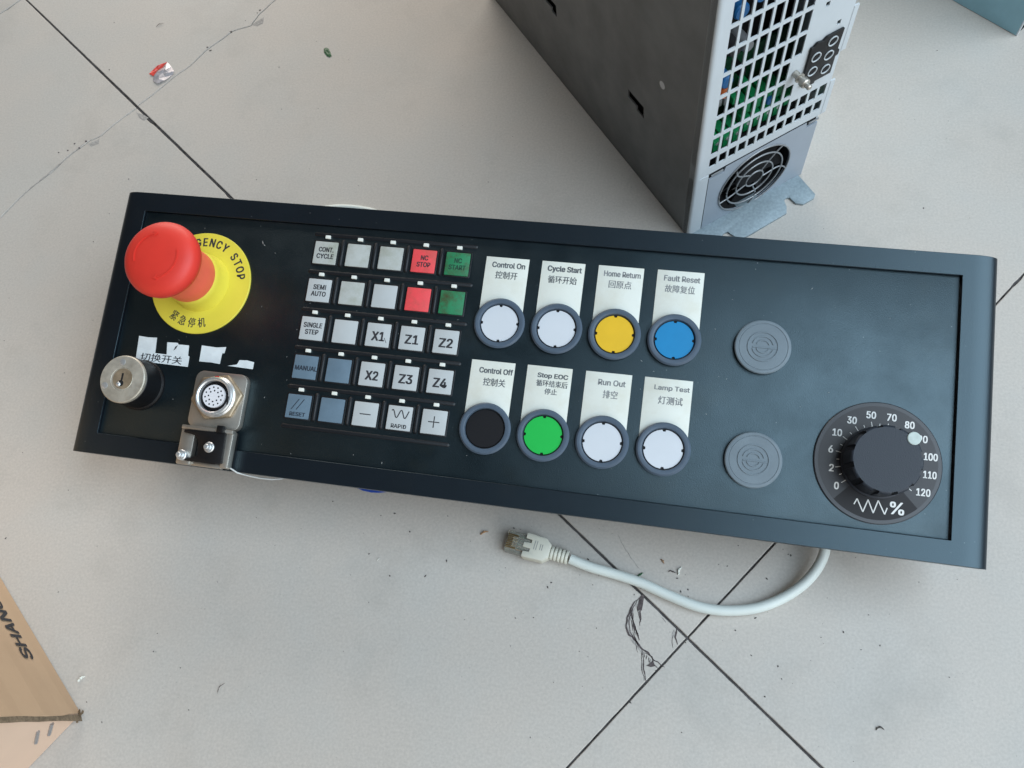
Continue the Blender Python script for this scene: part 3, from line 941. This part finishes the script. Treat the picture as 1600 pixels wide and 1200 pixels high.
# hinged lower flap with two screws
fl = MB()
fl.prism(rrect(-172.6, -164.5, -77.4, -56.0, 1.2), 2.0, 6.4)
fl.prism(rrect(-146.8, -142.2, -76.8, -56.4, 1.2), 2.0, 7.0)
fl.box(-164.6, -146.7, -77.3, -74.8, 2.0, 4.8)
fl.box(-172.0, -142.2, -58.2, -56.0, 4.0, 8.2)
fo = fl.build('hinge_flap', M_plate_m, panel, bevel=0.5)
MB().box(-171.9, -142.3, -76, -57, 0.02, 1.95).build('flap_base', M_black, fo)
bk = MB()
bk.prism([(-169.8, -60.2), (-169.7, -58.5), (-145.9, -57.7), (-145.1, -74.4), (-150.0, -75.4), (-166.5, -75.2), (-167.5, -74.4), (-159.4, -71.6), (-160.9, -63.2), (-163.7, -61.0)], 5.8, 8.8)
bk.box(-150.6, -146.6, -58.3, -54.4, 7.0, 10.5)
bk.build('spring_clip', M_black, fo, bevel=0.4)
for x, y in ((-153.5, -66.6), (-168.3, -72.5)):
    MB().lathe(x, y, [(2.9, 6.2), (2.9, 9.4), (2.5, 9.8), (1.6, 9.9), (1.5, 12.4), (1.0, 13.0), (0, 13.1)], 24).build('flap_screw', M_chrome, fo, smooth=30)
# thin wire from the flap over the edge
MB().tube([(-150, -73, 6), (-144.5, -75.4, 4.5), (-142.3, -76.2, 2.5), (-139.3, -77.9, 0.4), (-135.7, -78.6, -5), (-131.6, -79.0, -11), (-125.8, -78.8, -15), (-121.6, -77.6, -18), (-118.1, -74.7, -22), (-112, -66, -26)], 0.42, 8).build('thin_wire', M_wirewhite, panel)
# blue cable loop peeping out under the lower edge
MB().tube([(-100, -58, -30), (-90, -68, -27), (-84.4, -73.4, -26), (-80.8, -75.6, -26), (-76.1, -77.0, -26), (-71.5, -77.4, -26), (-67.1, -77.0, -26), (-62.4, -75.9, -26), (-58, -72.6, -26), (-50, -58, -28)], 1.3, 10).build('blue_cable_loop', M_bluewire, panel)

# ------------------------------------------------------------------ drive module
MY = 0.6557758
MODO = (-15.63, 251.12, 0)
HM = 330.0
DM = 270.0
mod = empty('drive_module', 'tall grey sheet metal drive module with vent grid and fan, standing behind the control panel', 'drive unit', MODO, MY)
# local axes: x along the front, y to the back, z up
TH = 1.2
# front sheet with vent holes, as a mesh of solid cells
XC = [2.2]
holes = []
cols = [(8.9 + 6.62 * c, 8.9 + 6.62 * c + 4.95) for c in range(12)]


def rowz(r):
    return (63.0, 70.6) if r == 0 else (74.2 + 15.5 * (r - 1), 74.2 + 15.5 * (r - 1) + 13.3)


nrow = 17
for r in range(nrow):
    z0, z1 = rowz(r)
    for c, (x0, x1) in enumerate(cols):
        if r >= 2 and c > 7:
            continue
        if r == 3 and c > 6:
            continue
        if r == 1 and c > 7:
            holes.append((x0, x1, z0 + 1.0, z0 + 9.6))
        elif r == 2 and c == 7:
            holes.append((x0, x1, z0, z0 + 9))
        else:
            holes.append((x0, x1, z0, z1))
holes += [(80, 82.4, 128.4, 131.4), (68.2, 70.6, 146.2, 149.2), (80, 82.4, 160, 163), (68, 72, 175, 185), (78, 82, 190, 200)]
WX = 89.2


def sheet(x0, x1, z0, z1, holes):
    xs = sorted({x0, x1} | {h[0] for h in holes} | {h[1] for h in holes})
    zs = sorted({z0, z1} | {h[2] for h in holes} | {h[3] for h in holes})
    idx = {}
    vs = []
    fs = []

    def vid(i, j):
        if (i, j) not in idx:
            idx[(i, j)] = len(vs)
            vs.append((xs[i], 0, zs[j]))
        return idx[(i, j)]
    for i in range(len(xs) - 1):
        for j in range(len(zs) - 1):
            cx_, cz = (xs[i] + xs[i + 1]) / 2, (zs[j] + zs[j + 1]) / 2
            if any(h[0] < cx_ < h[1] and h[2] < cz < h[3] for h in holes):
                continue
            fs.append((vid(i, j), vid(i + 1, j), vid(i + 1, j + 1), vid(i, j + 1)))
    return vs, fs


vs, fs = sheet(1.4, WX, 56.6, HM, holes)
mb = MB()
mb.add(vs, fs)
fp = mb.build('vent_panel', M_front, mod, smooth=0)
sm = fp.modifiers.new('Solidify', 'SOLIDIFY')
sm.thickness = 0.0008
sm.offset = -1
# folded edge between side and front
ed = MB()
ed.prism([(0.0, 1.2), (0.25, 0.4), (0.9, -0.15), (1.8, -0.35), (9.6, -0.35), (9.6, 1.0), (0.0, 6)], 0, 56.3)
ed.prism([(0.0, 1.2), (0.25, 0.4), (0.9, -0.15), (1.8, -0.35), (3.2, -0.35), (3.2, 1.0), (0.0, 6)], 56.3, HM)
ed.build('folded_edge', M_front, mod, smooth=40)
# side sheet
sh = [(55.4, 73, 62.2, 68.6), (55.0, 63.2, 59.4, 62.2), (160, 175, 61.5, 68.2), (160, 167, 58.8, 61.5), (250, 262, 60, 66)]
vs, fs = sheet(1.2, DM, 0.3, HM, sh)
mb = MB()
mb.add([(0, v[0], v[2]) for v in vs], fs)
so = mb.build('side_panel', M_side, mod, smooth=0)
sm = so.modifiers.new('Solidify', 'SOLIDIFY')
sm.thickness = 0.0012
sm.offset = 1
bpy.context.view_layer.update()
MB().lathe(0, 0, [(2.5, -0.1), (2.5, 0.1), (0, 0.1)], 20, Matrix.Translation((-0.02, 38.5, 101.5)) @ Matrix.Rotation(R(-90), 4, 'Y')).build('lit_hole_disc', M_lwhite, mod)  # pale disc painted in for the lit interior seen through a hole
# right side, back, top
MB().box(WX - 1.2, WX, 1.3, DM, 0.3, HM - 1.3).build('far_side_panel', M_front, mod)
MB().box(0.1, WX, DM - 0.01, DM + 1.2, 0.3, HM - 1.3).build('back_panel', M_side, mod)
MB().box(0.1, WX, 0.1, DM + 1.2, HM, HM + 1.2).build('top_panel', M_side, mod)
MB().box(3, WX - 2, 40, DM - 2, 2, HM - 3).build('inner_casing', M_dark, mod)
# fan plate
cxf, czf, rf = 46.7, 27.0, 26.4
fpts = MB()
outer = [(10.3, 0.6), (88.6, 0.6), (88.6, 50.6), (80.4, 50.6), (79.6, 55.6), (22.0, 55.6), (21.0, 51.6), (10.3, 51.2)]


def ray_to(poly, cx_, cy_, a):
    c, s = math.cos(a), math.sin(a)
    best = 1e9
    for (x0, y0), (x1, y1) in zip(poly, poly[1:] + poly[:1]):
        den = c * (y1 - y0) - s * (x1 - x0)
        if abs(den) < 1e-9:
            continue
        t = ((x0 - cx_) * (y1 - y0) - (y0 - cy_) * (x1 - x0)) / den
        u = ((x0 - cx_) * s - (y0 - cy_) * c) / den
        if t > 0 and -1e-6 <= u <= 1 + 1e-6:
            best = min(best, t)
    return cx_ + best * c, cy_ + best * s


angs = sorted({2 * math.pi * k / 72 for k in range(72)} | {math.atan2(y - czf, x - cxf) % (2 * math.pi) for x, y in outer})
fv = []
ff = []
n = len(angs)
for a in angs:
    ox, oz = ray_to(outer, cxf, czf, a)
    r_in = min(rf, math.hypot(ox - cxf, oz - czf) - 0.5)
    ix, iz = cxf + r_in * math.cos(a), czf + r_in * math.sin(a)
    fv += [(ox, -0.2, oz), (ix, -0.2, iz), (ox, 1.0, oz), (ix, 1.0, iz)]
for k in range(n):
    a, b = 4 * k, 4 * ((k + 1) % n)
    ff += [(a, b, b + 1, a + 1), (a + 2, a + 3, b + 3, b + 2), (a + 1, b + 1, b + 3, a + 3), (a, a + 2, b + 2, b)]
fpts.add(fv, ff)
fplate = fpts.build('fan_plate', M_fanplate, mod, smooth=25)
Mf = Matrix.Translation((cxf, -0.2, czf)) @ Matrix.Rotation(R(90), 4, 'X')      # lathe axis towards the viewer
fg = MB()
for rr in (26.2, 20.5, 13.5, 6.3):
    fg.tube([(cxf + rr * math.cos(2 * math.pi * k / 48), -0.5, czf + rr * math.sin(2 * math.pi * k / 48)) for k in range(49)], 0.55, 8, cap=False)
for a in (196, 268, 343, 48, 126):
    pts = []
    for k in range(9):
        rr = 6.3 + (26.2 - 6.3) * k / 8
        aa = R(a + 14 * math.sin(math.pi * k / 8) * (1 if a in (343, 126, 268) else 0.2))
        pts.append((cxf + rr * math.cos(aa), -0.5, czf + rr * math.sin(aa)))
    fg.tube(pts, 0.5, 8)
fg.build('finger_guard', M_grille, fplate, smooth=60)
fh = MB()
fh.lathe(0, 0, [(26.6, -14), (26.6, 0.0)], 48, Mf)
fh.lathe(0, 0, [(11, -14), (11, -4), (10, -3), (0, -3)], 32, Mf)
for k in range(7):
    a = 2 * math.pi * k / 7
    Mb = Mf @ Matrix.Rotation(a, 4, 'Z')
    fh.add([(10, -3, -4), (25.5, -7, -4), (25.5, 6, -11), (10, 3, -9), (10, -3, -4.8), (25.5, -7, -4.8), (25.5, 6, -11.8), (10, 3, -9.8)],
           [(0, 1, 2, 3), (7, 6, 5, 4), (0, 4, 5, 1), (1, 5, 6, 2), (2, 6, 7, 3), (3, 7, 4, 0)], Mb)
fh.build('fan_rotor', M_dark, fplate, smooth=30)
MB().box(12, 87, 14.5, 15.5, 1, 54).build('fan_back', M_dark, fplate)
lz = MB()
for x in (24.5, 66.0):
    lz.box(x, x + 5.2, -0.5, -0.2, -0.0, 1.4)
lz.box(22, 79.5, -0.15, 0.4, 55.7, 56.5)
lz.box(9.7, 10.2, -0.2, 0.5, 0.6, 52)
lz.build('seam', M_dark, fplate, smooth=0)
sl = MB()
sl.box(11.6, 20.0, -0.5, 0.2, 53.4, 54.6)
sl.box(81.2, 88.6, -0.5, 0.2, 53.2, 54.4)
sl.build('latch_tab', M_grille, fplate, bevel=0.1)
MB().box(3.3, WX - 0.1, 1.5, 2.5, 50.5, 56.7).build('latch_recess', M_dark, fplate)
# mounting foot on the floor
ft = MB()
ft.prism([(0.5, 4), (0.5, -18.5), (3.1, -20.4), (12.5, -20.4), (15.6, -16.5), (18.2, -12.0), (20.5, -11.2), (22.9, -11.6), (24.3, -16.8), (28, -20.8), (32.1, -21.2), (61.9, -20.4), (65.1, -16.2), (66.6, -11.6), (68.6, -10.6), (70.8, -11.5),
          (71.3, -17.3), (74.8, -20.6), (83.1, -20.6), (85.8, -18.6), (86.2, 4)], 0.1, 1.7)
ft.build('mounting_foot', M_flange, mod, bevel=0.15)
# connector block and its six contacts
cb = MB().prism([(64.6, 94.5), (70.5, 93.6), (71, 92.3), (74, 92.3), (74.4, 93.8), (84.8, 93.8), (84.8, 106), (86.4, 106.5), (86.4, 110), (84.9, 110.4), (85.4, 125.2), (74.5, 125.2), (72.2, 123.4), (68.5, 124.4), (66.5, 122.4), (64.9, 122.4)],
                0.2, 1.6, Matrix(((1, 0, 0, 0), (0, 0, -1, 0), (0, 1, 0, 0), (0, 0, 0, 1)))).build('power_connector', M_black, mod, bevel=0.4)
Mc = lambda x, z: Matrix.Translation((x, -1.6, z)) @ Matrix.Rotation(R(90), 4, 'X')
for x, z in ((69.7, 114.2), (69.8, 104.0), (78.9, 110.3), (79.4, 100.1), (79.0, 120.0)):
    MB().lathe(0, 0, [(3.1, -0.2), (3.1, 0.5), (2.6, 0.5), (2.5, -0.15)], 28, Mc(x, z)).build('contact_socket', M_front, cb)
    MB().lathe(0, 0, [(2.5, -0.1), (2.5, 0.08), (0, 0.08)], 20, Mc(x, z)).build('contact_hole', M_dark, cb)
# screw post
sp = MB()
Mp = Matrix.Translation((58.6, -0.3, 108.0)) @ Matrix.Rotation(R(90), 4, 'X') @ Matrix.Scale(0.8, 4)
sp.lathe(0, 0, [(2.4, 0), (2.4, 4.4), (3.6, 4.6), (3.6, 5.6), (2.2, 6.0), (2.1, 8.0), (3.5, 8.2), (3.6, 11.4), (3.0, 12.2), (2.0, 12.3), (2.0, 15.5), (1.4, 16.2), (0, 16.3)], 20, Mp)
sp.build('screw_post', M_plate_m, mod, smooth=35)
# right hand edge steps
MB().box(WX, WX + 3.2, -0.2, 0.9, 57, 83.5).build('edge_tab', M_front, mod)
MB().box(WX, WX + 3.2, -0.2, 0.9, 106, 136).build('edge_tab', M_front, mod)
# circuit boards and parts behind the vents
MB().box(4, WX - 4, 30, 31.6, 58, 106).build('circuit_board', M_pcb, mod)
for k in range(11):
    x = 10 + 6.9 * k
    z = 63 if k < 4 else (67 if k < 8 else 71)
    tb = MB().box(x, x + 5.6, 8, 21.9, z, z + 8.6).build('terminal_block', M_term, mod, bevel=0.4)
    MB().lathe(0, 0, [(1.3, 0), (1.3, 0.2), (0, 0.3)], 12, Matrix.Translation((x + 2.8, 8.0, z + 6.2)) @ Matrix.Rotation(R(90), 4, 'X')).build('terminal_screw', M_chrome, tb)
for k in range(4):
    x = 36 + 7.3 * k
    MB().box(x, x + 5.4, 10, 21.9, 80, 88).build('terminal_block', M_term, mod, bevel=0.4)
for x, z, r_, m_ in ((12.5, 118, 4.6, M_cap), (20, 117, 4.0, M_cap), (20, 109, 3.6, M_capo), (12, 109, 3.2, M_capo), (22, 162, 4.5, M_cap), (33, 166, 4, M_cap), (54, 82, 2.6, M_cap), (22, 138, 4.2, M_housing), (30, 136, 3.6, M_grille)):
    MB().lathe(0, 0, [(r_, -12), (r_, 2), (r_ * 0.85, 3), (0, 3)], 24, Matrix.Translation((x, 11, z)) @ Matrix.Rotation(R(90), 4, 'X')).build('capacitor', m_, mod, smooth=30)
for k in range(9):
    x = 12 + 6.5 * (k % 5) + random.uniform(-1, 1)
    z = 92 + 15 * (k // 5) + random.uniform(-3, 3)
    MB().box(x, x + 3.5, 13, 21.9, z, z + 5).build('board_component', random.choice((M_black, M_grille, M_term)), mod, bevel=0.3)

# ------------------------------------------------------------------ second module (only its corner is in view)
a2 = math.atan2(438.9 - 431.6, 202.7 - 197.2)
m2 = empty('steel_cabinet', 'blue grey steel housing whose bottom corner shows at the far right', 'equipment box', (197.2, 431.6, 0), a2 + R(-3))
MB().box(0, 1.4, 0.9, 240, 0.3, 300).build('side_panel', M_blueb, m2, bevel=0.3)
MB().box(1.45, 90, 2.2, 3.4, 1.2, 299).build('front_panel', M_dark, m2)
MB().box(0.1, 1.6, 0.0, 0.8, 0.3, 300).build('folded_edge', M_front, m2)
MB().box(1.45, 90, 239, 240.5, 0.3, 299).build('back_panel', M_blueb, m2)
MB().box(90.05, 91.4, 1.0, 240, 0.3, 300).build('far_side_panel', M_blueb, m2)
MB().box(0, 91.4, 0.9, 240.5, 300.1, 301.4).build('top_panel', M_blueb, m2)
MB().box(1.7, 90, 1.0, 238, 0.3, 1.1).build('base_panel', M_dark, m2)

# ------------------------------------------------------------------ cardboard carton
CC = Vector((-322.6, -84.3))
U1 = Vector((-0.76854, 0.63981))
U2 = Vector((-0.5436, -0.83934))
carton = empty('cardboard_carton', 'brown stapled cardboard carton cut off by the lower left edge', 'cardboard box', (CC.x, CC.y, 0))
HC = 230.0
LE = -0.075


def wall_mat(u, n_sign):
    return u


def wallpt(u, t, z, off=0.0, lean=True):
    n_ = Vector((u.y, -u.x)) if u is U1 else Vector((-u.y, u.x))
    p = u * t + n_ * off + (U1 * (LE * z) if lean else Vector((0, 0)))
    return (p.x, p.y, z)


def wall(mb, u, t0, t1, z0, z1, o0, o1, ragged=None):
    vs = [wallpt(u, t, z, o) for o in (o0, o1) for (t, z) in ((t0, z0), (t1, z0), (t1, z1), (t0, z1))]
    mb.add(vs, [(0, 3, 2, 1), (4, 5, 6, 7), (0, 1, 5, 4), (1, 2, 6, 5), (2, 3, 7, 6), (3, 0, 4, 7)])


# printed wall; outward normal of U1 is (u.y,-u.x)
mb = MB()
N = 26
zs = [0.4 + (HC - 0.4) * k / N for k in range(N + 1)]
vs = []
for o in (-3.0, 0.0):
    for z in zs:
        jj = random.uniform(-0.5, 0.5) + (1.6 * max(0, 1 - z / 16))
        vs.append(wallpt(U1, jj, z, o + 0.3 * math.sin(z * 0.21)))
        vs.append(wallpt(U1, 260, z, o))
fs = []
m = 2 * (N + 1)
for k in range(N):
    a = 2 * k
    fs += [(a, a + 1, a + 3, a + 2), (m + a, m + a + 2, m + a + 3, m + a + 1), (a, a + 2, m + a + 2, m + a)]
fs += [(0, m, m + 1, 1), (2 * N, 2 * N + 1, m + 2 * N + 1, m + 2 * N)]
mb.add(vs, fs)
w1 = mb.build('printed_wall', M_card, carton, smooth=0)
lt = MB()
Mw = Matrix(((U1.x, 0 + LE * U1.x, U1.y, 0), (U1.y, 0 + LE * U1.y, -U1.x, 0), (0, 1, 0, 0), (0, 0, 0, 1)))
for i, ch in enumerate('SHANG'):
    put_text(lt, ch, 42.5 + 9.1 * i, 20.0 + 0.2 * i, 0.35, 9.4, 7.6, 0.028, M=Mw)
lt.build('lettering', M_ink, w1, smooth=0)
# raw corrugated edge at the corner
mb = MB()
vs = []
for k, z in enumerate(zs):
    w = 6.5 + 2.5 * math.sin(z * 0.09 + 1) + random.uniform(-0.3, 0.3)
    for t, o in ((0.2, -0.3), (-0.9 - 0.25 * w, -1.2), (-0.7, -3.6)):
        vs.append(wallpt(U1, t + random.uniform(-0.25, 0.25), z, o))
fs = []
for k in range(N):
    for j in range(2):
        fs.append((3 * k + j, 3 * k + j + 1, 3 * k + j + 4, 3 * k + j + 3))
mb.add(vs, fs)
mb.build('torn_edge', M_cardedge, carton, smooth=0)
mb = MB()
wall(mb, U2, 0.5, 150, 0.3, HC - 1, -3.6, -0.9)
w2 = mb.build('stapled_wall', M_cardlight, carton, smooth=0)
for (ta, za, tb_, zb) in ((5.9, 20.2, 13.3, 12.8), (10.8, 26.0, 18.4, 17.8)):
    A = Vector(wallpt(U2, ta, za, -0.5))
    B = Vector(wallpt(U2, tb_, zb, -0.5))
    MB().tube([A, A.lerp(B, 0.5), B], 1.0, 6).build('staple', M_staple, carton)
# remaining walls and lid
mb = MB()
pA = U1 * 260
pB = U2 * 150
mb.prism([tuple(pA), tuple(pA + pB), tuple(pA + pB - U1 * 3), tuple(pA - U1 * 3)], 0.3, HC - 1)
mb.prism([tuple(pB), tuple(pA + pB), tuple(pA + pB - U2 * 3), tuple(pB - U2 * 3)], 0.3, HC - 1)
mb.build('far_wall', M_card, carton, smooth=0)
sh_ = U1 * (LE * HC)
MB().prism([tuple(sh_), tuple(pA), tuple(pA + pB), tuple(pB + sh_)], HC, HC + 3).build('lid', M_card, carton, smooth=0)
# crumpled corner at the floor
mb = MB()
for k in range(9):
    a = random.uniform(0, 6.28)
    p = Vector((random.uniform(-1.5, 1.2), random.uniform(-2.2, 2.2), random.uniform(0.6, 3)))
    d = Vector((math.cos(a), math.sin(a), random.uniform(-0.4, 0.6))) * random.uniform(1.2, 3.0)
    e = Vector((-math.sin(a), math.cos(a), random.uniform(-0.5, 0.5))) * random.uniform(0.8, 1.8)
    mb.add([p, p + d, p + d + e, p + e, p + Vector((0, 0, 0.4)), p + d + Vector((0, 0, 0.4)), p + d + e + Vector((0, 0, 0.4)), p + e + Vector((0, 0, 0.4))],
           [(0, 3, 2, 1), (4, 5, 6, 7), (0, 1, 5, 4), (1, 2, 6, 5), (2, 3, 7, 6), (3, 0, 4, 7)])
mb.build('crumpled_corner', M_cardedge, carton, smooth=0)

# ------------------------------------------------------------------ network cable
cab = empty('network_cable', 'pale grey network cable with clear plug lying on the tiles in front of the panel', 'cable', (-68, 33.5, 0))


def smooth_path(P, n=6):
    out = []
    P = [Vector(p) for p in P]
    for i in range(len(P) - 1):
        p0, p1, p2, p3 = P[max(i - 1, 0)], P[i], P[i + 1], P[min(i + 2, len(P) - 1)]
        for k in range(n):
            t = k / n
            out.append(0.5 * ((2 * p1) + (-p0 + p2) * t + (2 * p0 - 5 * p1 + 4 * p2 - p3) * t * t + (-p0 + 3 * p1 - 3 * p2 + p3) * t ** 3))
    out.append(P[-1])
    return out


co = Vector((-68, 33.5, 0))
cp_ = [(-66.0, 32.9, 5.2), (-55.4, 30.2, 4.2), (-41.1, 28.0, 3.3), (-27.0, 25.2, 3.1), (-13.0, 20.8, 3.1), (0.8, 17.0, 3.1), (10.9, 15.8, 3.1), (20.8, 16.3, 3.2), (32.2, 18.7, 3.5), (41.9, 22.8, 4),
       (51.6, 29.1, 5), (59.7, 36.8, 6.5), (65.2, 45.4, 8.5), (67.5, 53.7, 11), (66.5, 64, 14), (62, 78, 18), (55, 100, 24)]
MB().tube([p - co for p in smooth_path(cp_)], 2.8, 20).build('sheath', M_cable, cab, smooth=60)
# boot and plug
pd = Vector((-100.6, 38.2, 0)) - Vector((-68.0, 33.3, 0))
yaw = math.atan2(pd.y, pd.x)
Mpg = Matrix.Rotation(yaw, 4, 'Z')      # x runs from the cable towards the tip
bt = MB()
for k in range(5):
    x = -1.0 + 2.1 * k
    bt.lathe(0, 0, [(0, 0), (3.7, 0), (3.9, 0.4), (3.9, 1.2), (3.7, 1.5), (0, 1.5)], 20, Mpg @ Matrix.Translation((x, 0, 5.4)) @ Matrix.Rotation(R(90), 4, 'Y'))
bt.lathe(0, 0, [(3.25, 0), (3.25, 10)], 20, Mpg @ Matrix.Translation((-1, 0, 5.4)) @ Matrix.Rotation(R(90), 4, 'Y'))
bt.build('strain_relief', M_boot, cab, smooth=30)
pgb = MB()
pgb.prism([(9.2, -3.6), (12.4, -6.4), (24.0, -6.9), (24.0, -3.6), (20.4, -3.4), (20.4, -1.6), (24.6, -1.4), (24.6, 1.4), (20.4, 1.6), (20.4, 3.4), (24.0, 3.6), (24.0, 6.9), (12.4, 6.4), (9.2, 3.6)], 1.2, 9.4, Mpg)
hood = pgb.build('plug_hood', M_boot, cab, bevel=0.5)
mk = MB()
for x, l in ((13.8, 2.4), (14.9, 2.4), (18.2, 3.6), (17.0, 3.6)):
    mk.box(x - 0.15, x + 0.15, -l, l * 0.4, 9.38, 9.5, Mpg)
mk.build('moulded_line', M_inkpale, hood, smooth=0)
pc_ = MB()
pc_.box(20.6, 34.4, -5.85, 5.85, 1.6, 8.0, Mpg)
pc_.build('clear_plug', M_clear, cab, bevel=0.4)
lv = MB()
lv.box(21.0, 31.0, -3.1, 3.1, 8.1, 8.9, Mpg)
lv.build('latch_lever', M_clear, cab, bevel=0.2)
for k in range(8):
    y = -3.57 + 1.02 * k
    MB().box(28.2, 34.0, y - 0.3, y + 0.3, 8.02, 8.7, Mpg).build('contact', M_gold, cab)
    MB().tube([Mpg @ Vector((22, y, 5.2)), Mpg @ Vector((28, y, 6.2))], 0.42, 6).build('inner_wire', (M_wireg, M_wireo)[k % 2], cab)

# second loop of pale cable behind the panel
lp = smooth_path([(-315, 185, 20), (-300, 217, 10), (-286, 239, 4), (-270.0, 251.3, 3), (-259.1, 254.6, 3), (-247.6, 255.8, 3), (-235.7, 255.0, 3), (-225.0, 252.3, 3), (-205, 241, 5), (-190, 222, 10), (-180, 190, 20)])
tag(MB().tube([tuple(p) for p in lp], 3.0, 16).build('cable_loop', M_cable, smooth=60), 'pale cable loop peeping out behind the top edge of the panel', 'cable')

# ------------------------------------------------------------------ small litter
wr = empty('foil_wrapper', 'crumpled scrap of red and silver foil wrapper lying by the cracked tile joint', 'wrapper', (-429, 375, 0))


def crumple(pts, amp, h):
    mb_ = MB()
    # fan of ridged triangles with thickness
    n_ = len(pts)
    c_ = (sum(p[0] for p in pts) / n_, sum(p[1] for p in pts) / n_)
    mid = [((p[0] * 0.5 + c_[0] * 0.5) + random.uniform(-amp, amp), (p[1] * 0.5 + c_[1] * 0.5) + random.uniform(-amp, amp), random.uniform(0.6, h)) for p in pts]
    out = [(p[0], p[1], random.uniform(0.15, h * 0.5)) for p in pts]
    top = out + mid + [(c_[0], c_[1], h * 0.5)]
    fs_ = []
    for i in range(n_):
        j = (i + 1) % n_
        fs_ += [(i, j, n_ + i), (j, n_ + j, n_ + i), (n_ + i, n_ + j, 2 * n_)]
    N_ = len(top)
    bot = [(x, y, z - 0.12) for x, y, z in top]
    fs2 = [tuple(N_ + q for q in reversed(f_)) for f_ in fs_]
    sd = [(i, N_ + i, N_ + (i + 1) % n_, (i + 1) % n_) for i in range(n_)]
    mb_.add(top + bot, fs_ + fs2 + sd)
    return mb_


crumple([(-10.3, -2.3), (-9, 1.5), (-7.0, 5.8), (-3, 8.5), (0.8, 10.7), (-1.5, 5), (-5, 1), (-6, -4)], 0.8, 2.2).build('red_part', M_foil_r, wr, smooth=0)
crumple([(-5.6, -4.3), (-4.6, -9.3), (0.0, -11.7), (5, -8), (9, -2), (10.0, 1.1), (6, 6), (0.8, 10.7), (-1.4, 5), (-4.6, 1)], 1.2, 2.4).build('silver_part', M_foil_s, wr, smooth=0)
lf = crumple([(-3.2, 4.2), (-1.6, 5.4), (0.6, 4.4), (3.2, 0.6), (5.0, -3.2), (3.6, -4.6), (1.1, -3.4), (-2.2, 0.4)], 0.1, 0.5).build('leaf', M_leaf, smooth=0)
lf.location = (-0.2992, 0.4002, 0)
tag(lf, 'small dark green leaf on the tiles above the panel', 'leaf')


def sliver(name, m_, x, y, L, w, ang, label, cat, curl=1.0):
    mb_ = MB()
    pts = [(L * (k / 6 - 0.5), curl * math.sin(math.pi * k / 6) * L * 0.12 + random.uniform(-0.08, 0.08) * L, 0.35 + 0.3 * math.sin(math.pi * k / 6)) for k in range(7)]
    mb_.tube(pts, [w * 0.12, w * 0.4, w * 0.25, w * 0.5, w * 0.32, w * 0.22, w * 0.08], 6)
    o = mb_.build(name, m_, smooth=0)
    o.location = (x * MM, y * MM, 0)
    o.rotation_euler = (0, 0, R(ang))
    tag(o, label, cat)
    return o


sliver('wood_sliver', M_bark, -116.4, 42.6, 5.0, 1.5, 30, 'brown wood sliver left of the network plug', 'debris')
sliver('leaf_scrap', M_leaf, -27.0, 29.6, 4.2, 1.3, 40, 'tiny green leaf scrap beside the network cable', 'leaf')
sliver('paint_flake', M_label, -6.0, 34.6, 5.0, 1.6, 75, 'pale paint flake standing above the network cable', 'debris')
sliver('dark_twig', M_glaze_dirt, -10.0, 33.4, 4.5, 0.8, -5, 'dark twig bit touching the pale paint flake', 'debris')
sliver('rust_flake', M_bark, -15.8, 38.6, 3.0, 1.1, -50, 'brown rust flake on the tile between cable and panel', 'debris')
sliver('paper_shred', M_label, -329.6, -66.5, 5.0, 1.8, 40, 'white paper shred beside the cardboard carton', 'debris')
sliver('bent_hair', M_dust, -247.0, -59.8, 6.5, 0.5, 60, 'thin dark curved fibre on the bottom left tile', 'debris', 2.0)
sliver('metal_shaving', M_label, -174.5, 20.3, 2.6, 0.4, 60, 'tiny pale metal shaving below the blue cable loop', 'debris')
sliver('black_crumb', M_dust, 95.9, -31.5, 4.0, 1.1, 10, 'dark crumb on the bottom right tile', 'debris', 2.0)
sliver('dark_fibre', M_dust, -448, 425, 7, 0.5, 35, 'thin dark fibre on the tile above the foil wrapper', 'debris')
